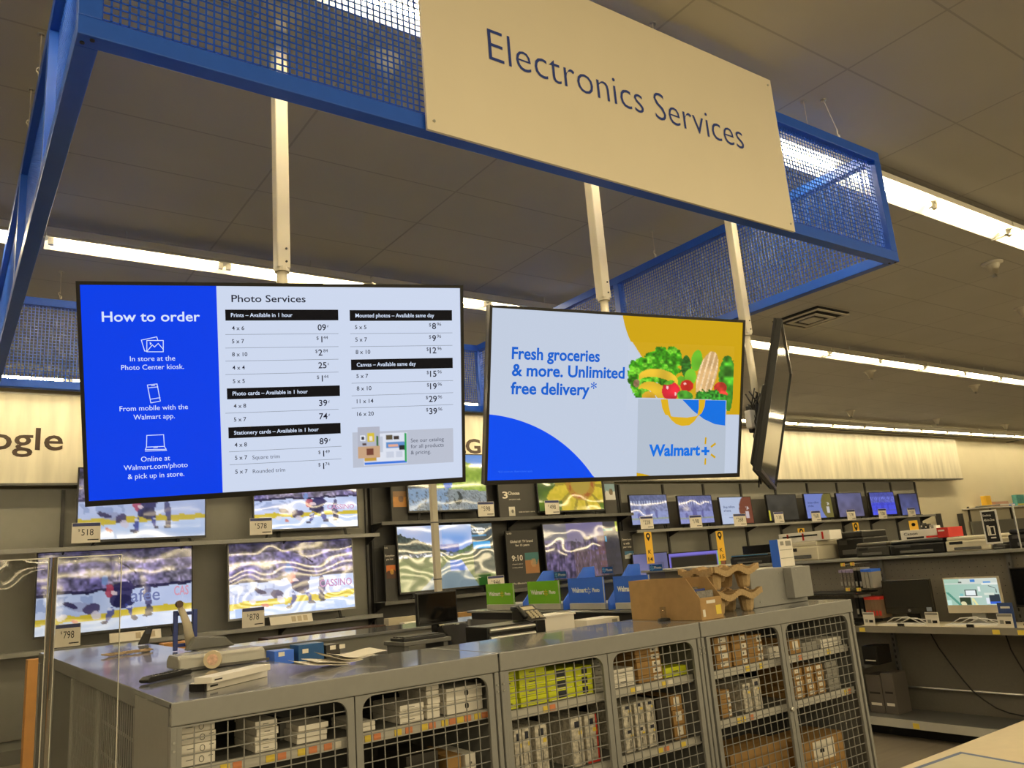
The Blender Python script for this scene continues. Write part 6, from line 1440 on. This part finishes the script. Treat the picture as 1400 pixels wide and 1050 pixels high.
for k, (a, c) in enumerate(((1236, 847), (1330, 846))):
    p = atX(a, c, 6.36); t = thing('white_keyboard', ('white keyboard in front of the dark computer', 'white keyboard in front of the lit computer')[k], 'keyboard', (6.36, p.y, SZ))
    MB().box(6.3, 6.42, p.y - .2, p.y + .2, SZ + .0006, SZ + .014).build('base', PAPER, t, bevel=.003)
    for r_ in range(4): MB().box(6.31 + r_ * .026, 6.33 + r_ * .026, p.y - .19, p.y + .19, SZ + .0142, SZ + .019).build('key_row', WHITE, t)
    MB().box(6.285, 6.2994, p.y - .03, p.y + .02, SZ + .0006, SZ + .022).build('security_clip', BLACK, t)
    tw = thing('white_cable', ('loop of white cable under the dark computer', 'loop of white cable under the lit computer')[k], 'cable', (6.44, p.y, SZ))
    for j in range(3): MB().tube([(6.44, p.y + .22 - .06 * j, SZ + .006), (6.45, p.y + .14 - .07 * j, SZ + .05), (6.45, p.y + .02 - .08 * j, SZ + .06 - .012 * j), (6.44, p.y - .1 - .05 * j, SZ + .006)], .004, 6).build('strand', WHITE, tw, smooth=True)
for k, (x0, x1, y0, y1, lab) in enumerate(((1180, 1195, 837, 850, 'price card at the left end of the computer shelf'), (1265, 1283, 837, 850.5, 'price card between the dark and the lit computers'), (1363, 1384, 839, 851, 'price card under the lit computer, topped by a blue leaflet'))):
    t, yl, yh, z0, z1 = facing('price_card', lab, 'price card', (x0, y0), (x1, y0), (x1, y1), (x0, y1), 6.275, SZ)
    MB().box(6.275, 6.278, yl, yh, SZ + .0006, z1).build('card', PAPER, t); MB().box(6.2735, 6.2746, yl + .004, yh - .004, z1 - .02, z1 - .004).build('header_strip', GBOX, t); MB().box(6.2735, 6.2746, yl + (yh - yl) * .15, yl + (yh - yl) * .5, SZ + .03, SZ + .05).build('price_text', INK, t); MB().box(6.2735, 6.2746, yl + (yh - yl) * .6, yl + (yh - yl) * .85, SZ + .03, SZ + .055).build('printed_panel', GBOX, t)
t, yl, yh, z0, z1 = facing('blue_leaflet', 'blue printed leaflet card behind the price card of the lit computer', 'leaflet', (1364, 824), (1385, 824), (1385, 840), (1364, 840), 6.29, SZ)
MB().box(6.29, 6.293, yl, yh, SZ + .0006, z1).build('card', mat('slate_blue_print', (62, 84, 140), rough=.4), t); MB().box(6.2885, 6.2896, yl + .02, yh - .02, z1 - .04, z1 - .025).build('white_print', PAPER, t)
# ink cartridge packs hanging in the next bay
def packs(pxs, yt, yb, top, body, lab, X=6.45, gname=''):
    n = len(pxs)
    for k, px in enumerate(pxs):
        A = atX(px, (yt + yb) / 2, X); z1 = atX(px, yt, X).z; z0 = atX(px, yb, X).z
        t = thing('ink_pack', f'{lab}, {ORD[k + 1]} of {("", "one", "two", "three", "four", "five", "six")[n]} from left', 'ink pack', (X, A.y, z0), group=gname)
        MB().box(X, X + .14, A.y - .018, A.y + .012, z0, z1).build('pack', body, t, bevel=.002); MB().box(X - .001, X + .14, A.y - .018, A.y + .012, z1 + .0005, z1 + .022).build('coloured_top', top, t)
        MB().box(X - .0016, X - .0004, A.y - .012, A.y + .006, z0 + .02, z0 + (z1 - z0) * .4).build('printed_panel', top if top is RED else GBOX, t)
GP = mat('grey_blister', (150, 146, 140), rough=.3, var=.06); BP = mat('tan_blister', (120, 98, 76), rough=.35, var=.08)
packs([1180, 1185, 1190.5], 782, 804, CBLUE, GP, 'grey ink pack with a blue top', gname='ink packs with blue tops')
packs([1185, 1189, 1193.5, 1198, 1202.5], 820, 845, RED, BP, 'tan ink pack with a red top', gname='ink packs with red tops')
packs([1170, 1176], 780, 805, GP, BLACK, 'black ink pack on the upper row', gname='black ink packs')
packs([1172, 1178], 817, 843, GP, BLACK, 'black ink pack on the lower row', gname='black ink packs')
packs([1150, 1155, 1160, 1165], 783, 804, mat('lilac_print', (140, 130, 170)), mat('mixed_blister', (110, 104, 100), rough=.3, var=.4, scale=60), 'mixed ink pack beside the cabinet corner', gname='mixed ink packs')
for (px, py), wh in zip(((1152, 772), (1165, 771), (1159, 806), (1174, 806)), ('upper left', 'upper right', 'lower left', 'lower right')):
    p = atX(px, py, 6.4); t = thing('hook_tag', f'small yellow price tag on the ink rack, {wh} of four', 'price tag', tuple(p), group='price tags of the ink rack')
    MB().box(6.4, 6.403, p.y - .02, p.y + .02, p.z - .014, p.z + .014).build('card', YTAG, t); MB().box(6.398, 6.3995, p.y - .018, p.y - .004, p.z - .01, p.z + .01).build('printed_panel', OTAG, t); MB().box(6.4035, GX - .031, p.y - .003, p.y + .003, p.z - .003, p.z + .003).build('hook', STEEL, t)
# cartons low in the side bay
for k, (a, c, y0, y1, zf, m_, lab) in enumerate(((1180, 1200, 884, 916, BZ + .376, BLACK, 'black glossy carton on the small side shelf'), (1186, 1206, 923, 966, BZ, mat('grey_brown_carton', (92, 86, 80), rough=.5), 'left grey-brown carton on the base shelf'), (1206.5, 1223, 921, 963, BZ, mat('grey_brown_carton', (92, 86, 80)), 'right grey-brown carton on the base shelf'))):
    t, yl, yh, z0, z1 = facing('carton', lab, 'box', (a, y0), (c, y0), (c, y1), (a, y1), 6.4, zf)
    MB().box(6.4, 6.6, yl, yh, zf + .0006, z1).build('body', m_, t, bevel=.003); MB().box(6.3985, 6.3996, yl + .02, yh - .02, zf + (z1 - zf) * .2, zf + (z1 - zf) * .27).build('white_print', PAPER, t); MB().box(6.3985, 6.3996, yl + .02, yh - .02, zf + (z1 - zf) * .5, zf + (z1 - zf) * .55).build('black_print', INK, t)
# ---- printers on top of the gondola
PT = GT + .026
def printer(label, px0, px1, yt, X=6.72, depth=.42, body=BLACK, kind='mfp', lid=None):
    A, B = atX(px0, yt, X), atX(px1, yt, X); yh, yl = A.y, B.y; z1 = (A.z + B.z) / 2
    t = thing('printer', label, 'printer', (X + depth / 2, (yl + yh) / 2, PT), group='printers on the gondola')
    hh = z1 - PT
    MB().box(X, X + depth, yl, yh, PT + .0008, PT + hh * .74).build('body', body, t, bevel=.012)
    MB().box(X + .01, X + depth, yl + .008, yh - .008, PT + hh * .745, PT + hh).build('lid', lid or body, t, bevel=.012)
    MB().box(X - .012, X - .0006, yl + (yh - yl) * .2, yh - (yh - yl) * .2, PT + hh * .12, PT + hh * .3).build('paper_tray', DARKG if body is not BEIGE else GBOX, t, bevel=.003)
    MB().box(X - .004, X - .0005, yl + (yh - yl) * .6, yl + (yh - yl) * .9, PT + hh * .5, PT + hh * .68).build('control_panel', BLACK if body is not BLACK else CHAR, t, bevel=.001)
    return t, yl, yh, z1
WPR = mat('printer_ivory', (214, 206, 184), rough=.4, var=.02)
pr = printer('black flat printer with a raised glossy lid, behind the pulp carriers', 997, 1052, 758, body=BLACK)
t, yl, yh, z1 = pr
MB().box(6.9, 6.93, yl + .03, yh - .03, z1 + .001, z1 + .085).build('raised_tray', mat('glossy_black', (20, 20, 22), rough=.08), t, bevel=.004)
MB().box(6.718, 6.7194, yl + .02, yh - .02, z1 - .012, z1 - .006).build('blue_line', mat('blue_trim', (60, 130, 190)), t)
printer('dark upright printer standing left of the ivory printer', 1059, 1068, 743, body=mat('slate_printer', (60, 62, 72), rough=.4))
wp = printer('ivory laser printer left of the upright white carton', 1070, 1116, 741, body=WPR)
t, yl, yh, z1 = wp; 
t2 = thing('printer_carton', 'flat white carton with red print lying on top of the ivory printer', 'box', (6.9, (yl + yh) / 2, z1)); zc2 = atX(1095, 728, 6.74).z
MB().box(6.74, 6.93, atX(1134, 730, 6.74).y, atX(1064, 730, 6.74).y, z1 + .001, zc2).build('body', WBOX, t2, bevel=.003)
for px in (1077, 1098, 1125): y_ = atX(px, 735, 6.74).y; MB().box(6.7385, 6.7396, y_ - .01, y_ + .01, z1 + .01, zc2 - .01).build('red_print', RED, t2)
MB().box(6.7385, 6.7396, atX(1118, 735, 6.74).y, atX(1070, 735, 6.74).y, z1 + .045, z1 + .06).build('black_print', INK, t2)
printer('tall black printer behind the upright white carton', 1141, 1178, 727, X=6.95, body=BLACK)
printer('rounded charcoal printer left of the widest black printer', 1168, 1213, 742, body=mat('charcoal_printer', (50, 49, 46), rough=.4), lid=mat('grey_brown_lid', (86, 82, 74), rough=.4))
bp_ = printer('widest black printer, under the white and red cartons', 1214, 1289, 738, body=BLACK)
t, yl, yh, z1 = bp_
cz = atX(1255, 724, 6.76).z
for k, (a, c, m_, lab) in enumerate(((1231, 1281, WBOX, 'white carton lettered Canon on the widest black printer'), (1281.5, 1297, RED, 'bright red carton end beside the Canon carton'))):
    ya_, yb_ = atX(c, 730, 6.76).y, atX(a, 730, 6.76).y
    t = thing('printer_carton', lab, 'box', (6.85, (ya_ + yb_) / 2, z1)); MB().box(6.76, 7.0, ya_, yb_, z1 + .001, cz).build('body', m_, t, bevel=.002)
    if k == 0:
        b = MB(); put_text(b, 'Canon', (6.7585, yb_ - .03, z1 + (cz - z1) * .5), (0, -1, 0), (0, 0, 1), w=.12, h=(cz - z1) * .25, bold=.015); b.build('lettering', INK, t)
        MB().box(6.7585, 6.7596, yb_ - .2, yb_ - .05, z1 + .008, z1 + .024).build('black_print', INK, t); MB().box(6.7585, 6.7596, yb_ - .32, yb_ - .22, z1 + .008, z1 + .024).build('red_print', RED, t)
    else: MB().box(6.7585, 6.7596, ya_ + .03, yb_ - .01, cz - .03, cz - .018).build('white_print', PAPER, t)
printer('ivory wide printer right of the red carton', 1290, 1352, 733, body=WPR)
printer('dark grey printer behind the Desktop sign', 1355, 1373, 742, body=CHAR)
printer('large black printer at the right edge', 1375, 1440, 722, body=BLACK)
# amber two-pin tag and standing leaflets above the Canon carton
for k, (px0, px1, y0, y1, m_, lab) in enumerate(((1243, 1255, 711.5, 725, KYEL, 'amber tag with two black pins above the Canon carton'),)):
    ya_, yb_ = atX(px1, 718, 6.9).y, atX(px0, 718, 6.9).y; zt_ = atX(1249, y0, 6.9).z
    t = thing('amber_tag', lab, 'tag', (6.9, (ya_ + yb_) / 2, cz)); MB().box(6.9, 6.903, ya_, yb_, cz + .0006, zt_).build('card', m_, t)
    for y_ in (ya_ + .035, yb_ - .035): MB().lathe([(.014, 0), (.014, .0015)], (6.8985, y_, zt_ - .035), 12, Matrix.Rotation(math.pi / 2, 4, 'Y')).build('pin_mark', INK, t)
for k in range(4):
    px = 1258 + 6 * k; ya_ = atX(px + 3, 718, 6.86).y; yb_ = atX(px, 718, 6.86).y; zt_ = atX(px, 715.5 + k, 6.86).z
    t = thing('standing_leaflet', f'small standing leaflet on the Canon carton, {ORD[k + 1]} from the amber tag', 'leaflet', (6.86, (ya_ + yb_) / 2, cz)); MB().box(6.86, 6.93, ya_, yb_, cz + .0006, zt_).build('card', (CHAR, DBOX, GBOX, WBOX)[k], t); MB().box(6.8585, 6.8596, ya_ + .004, yb_ - .004, zt_ - .03, zt_ - .02).build('white_print', PAPER, t)
# Desktop All-in-One sign on its wire arm
X = 6.45
t, yl, yh, z0, z1 = facing('aisle_sign', 'black sign in a white border reading Desktop All-in-One', 'sign', (1340, 698), (1361, 696.5), (1371, 742), (1348, 745), X, PT)
MB().box(X, X + .006, yl, yh, z0, z1).build('border', WHITE, t); MB().box(X - .0016, X - .0004, yl + .012, yh - .012, z0 + .014, z1 - .012).build('black_face', INK, t)
Wd, Hh = yh - yl, z1 - z0
for s, v, wd in (('Desktop', .2, .5), ('All-in-One', .33, .66)):
    b = MB(); put_text(b, s, (X - .0026, yh - Wd * .14, z1 - Hh * v), (0, -1, 0), (0, 0, 1), w=Wd * wd, h=Hh * .075, bold=.015); b.build('lettering', PAPER, t)
b = MB()
def frame_yz(b, ya_, yb_, za_, zb_, w_):
    b.box(X - .003, X - .0018, ya_, yb_, za_, za_ + w_); b.box(X - .003, X - .0018, ya_, yb_, zb_ - w_, zb_); b.box(X - .003, X - .0018, ya_, ya_ + w_, za_ + w_, zb_ - w_); b.box(X - .003, X - .0018, yb_ - w_, yb_, za_ + w_, zb_ - w_)
frame_yz(b, yl + Wd * .28, yl + Wd * .62, z0 + Hh * .25, z0 + Hh * .52, .008); b.build('screen_icon', PAPER, t)
b = MB(); frame_yz(b, yl + Wd * .63, yl + Wd * .76, z0 + Hh * .25, z0 + Hh * .55, .006); b.build('tower_icon', PAPER, t)
MB().box(X - .003, X - .0018, yl + Wd * .3, yl + Wd * .62, z0 + Hh * .16, z0 + Hh * .2).build('keyboard_icon', PAPER, t)
MB().tube([(GX - .06, yl - .03, PT + .0008), (GX - .06, yl - .03, z1 + .03), (X + .012, yl - .03, z1 + .03), (X + .012, yh + .03, z1 + .03)], .006, 8).build('wire_arm', STEEL, t)
# far shelf of toys on the right
FY = 10.5
zs = atY(1370, 692, FY).z; xa = atY(1338, 694, FY).x
t = thing('toy_shelf', 'far white shelf of small colourful goods at the right edge', 'shelf', (xa + 2, 10.7, zs))
MB().box(xa, xa + 6, FY, 10.94, zs - .03, zs).build('board', WHITE, t); 
for i in range(4): MB().box(xa + .3 + i * 1.22, xa + .34 + i * 1.22, 10.9, 10.945, 0, zs + .05).build('upright', CHAR, t)
MB().box(xa + .2, xa + 6, 10.86, 10.89, .1, zs - .35).build('back_panel', PANEL, t)
for k, (px0, px1, y0, m_, lab) in enumerate(((1345, 1352, 678, KYEL, 'yellow toy packet at the left end of the far shelf'), (1358, 1376, 686, mat('pink_carton', (190, 150, 130)), 'flat pink carton on the far shelf'), (1376.5, 1382.5, 689, CBLUE, 'small blue and white carton on the far shelf'), (1383, 1394, 677, mat('globe_print', (80, 150, 150), var=.3), 'teal and yellow globe carton on the far shelf'), (1394, 1403, 682, KYEL, 'yellow carton on the far shelf at the right edge'))):
    a_, c_ = atY(px0, y0, 10.6 + .03 * k), atY(px1, y0, 10.6 + .03 * k)
    q = thing('toy_carton', lab, 'box', ((a_.x + c_.x) / 2, 10.65, zs)); MB().box(a_.x, c_.x, 10.56 + .02 * (k % 2), 10.7, zs + .0008, a_.z).build('body', m_, q, bevel=.004); MB().box(a_.x + .02, c_.x - .02, 10.556 + .02 * (k % 2), 10.559 + .02 * (k % 2), zs + .02, zs + .05).build('printed_panel', PAPER if k != 3 else YTAG, q)
for k, px in enumerate((1287, 1317)):
    p = atY(px, 716, 10.85); q = thing('wall_upright', ('left bare grey wall upright beyond the small televisions', 'right bare grey wall upright beyond the small televisions')[k], 'upright', (p.x, 10.9, 0))
    MB().box(p.x - .06, p.x + .06, 10.84, 10.94, 0, atY(px, 702, 10.85).z).build('post', CHAR, q, bevel=.004); MB().box(p.x - .07, p.x + .07, 10.5, 10.83, 0, .1).build('foot', CHAR, q)
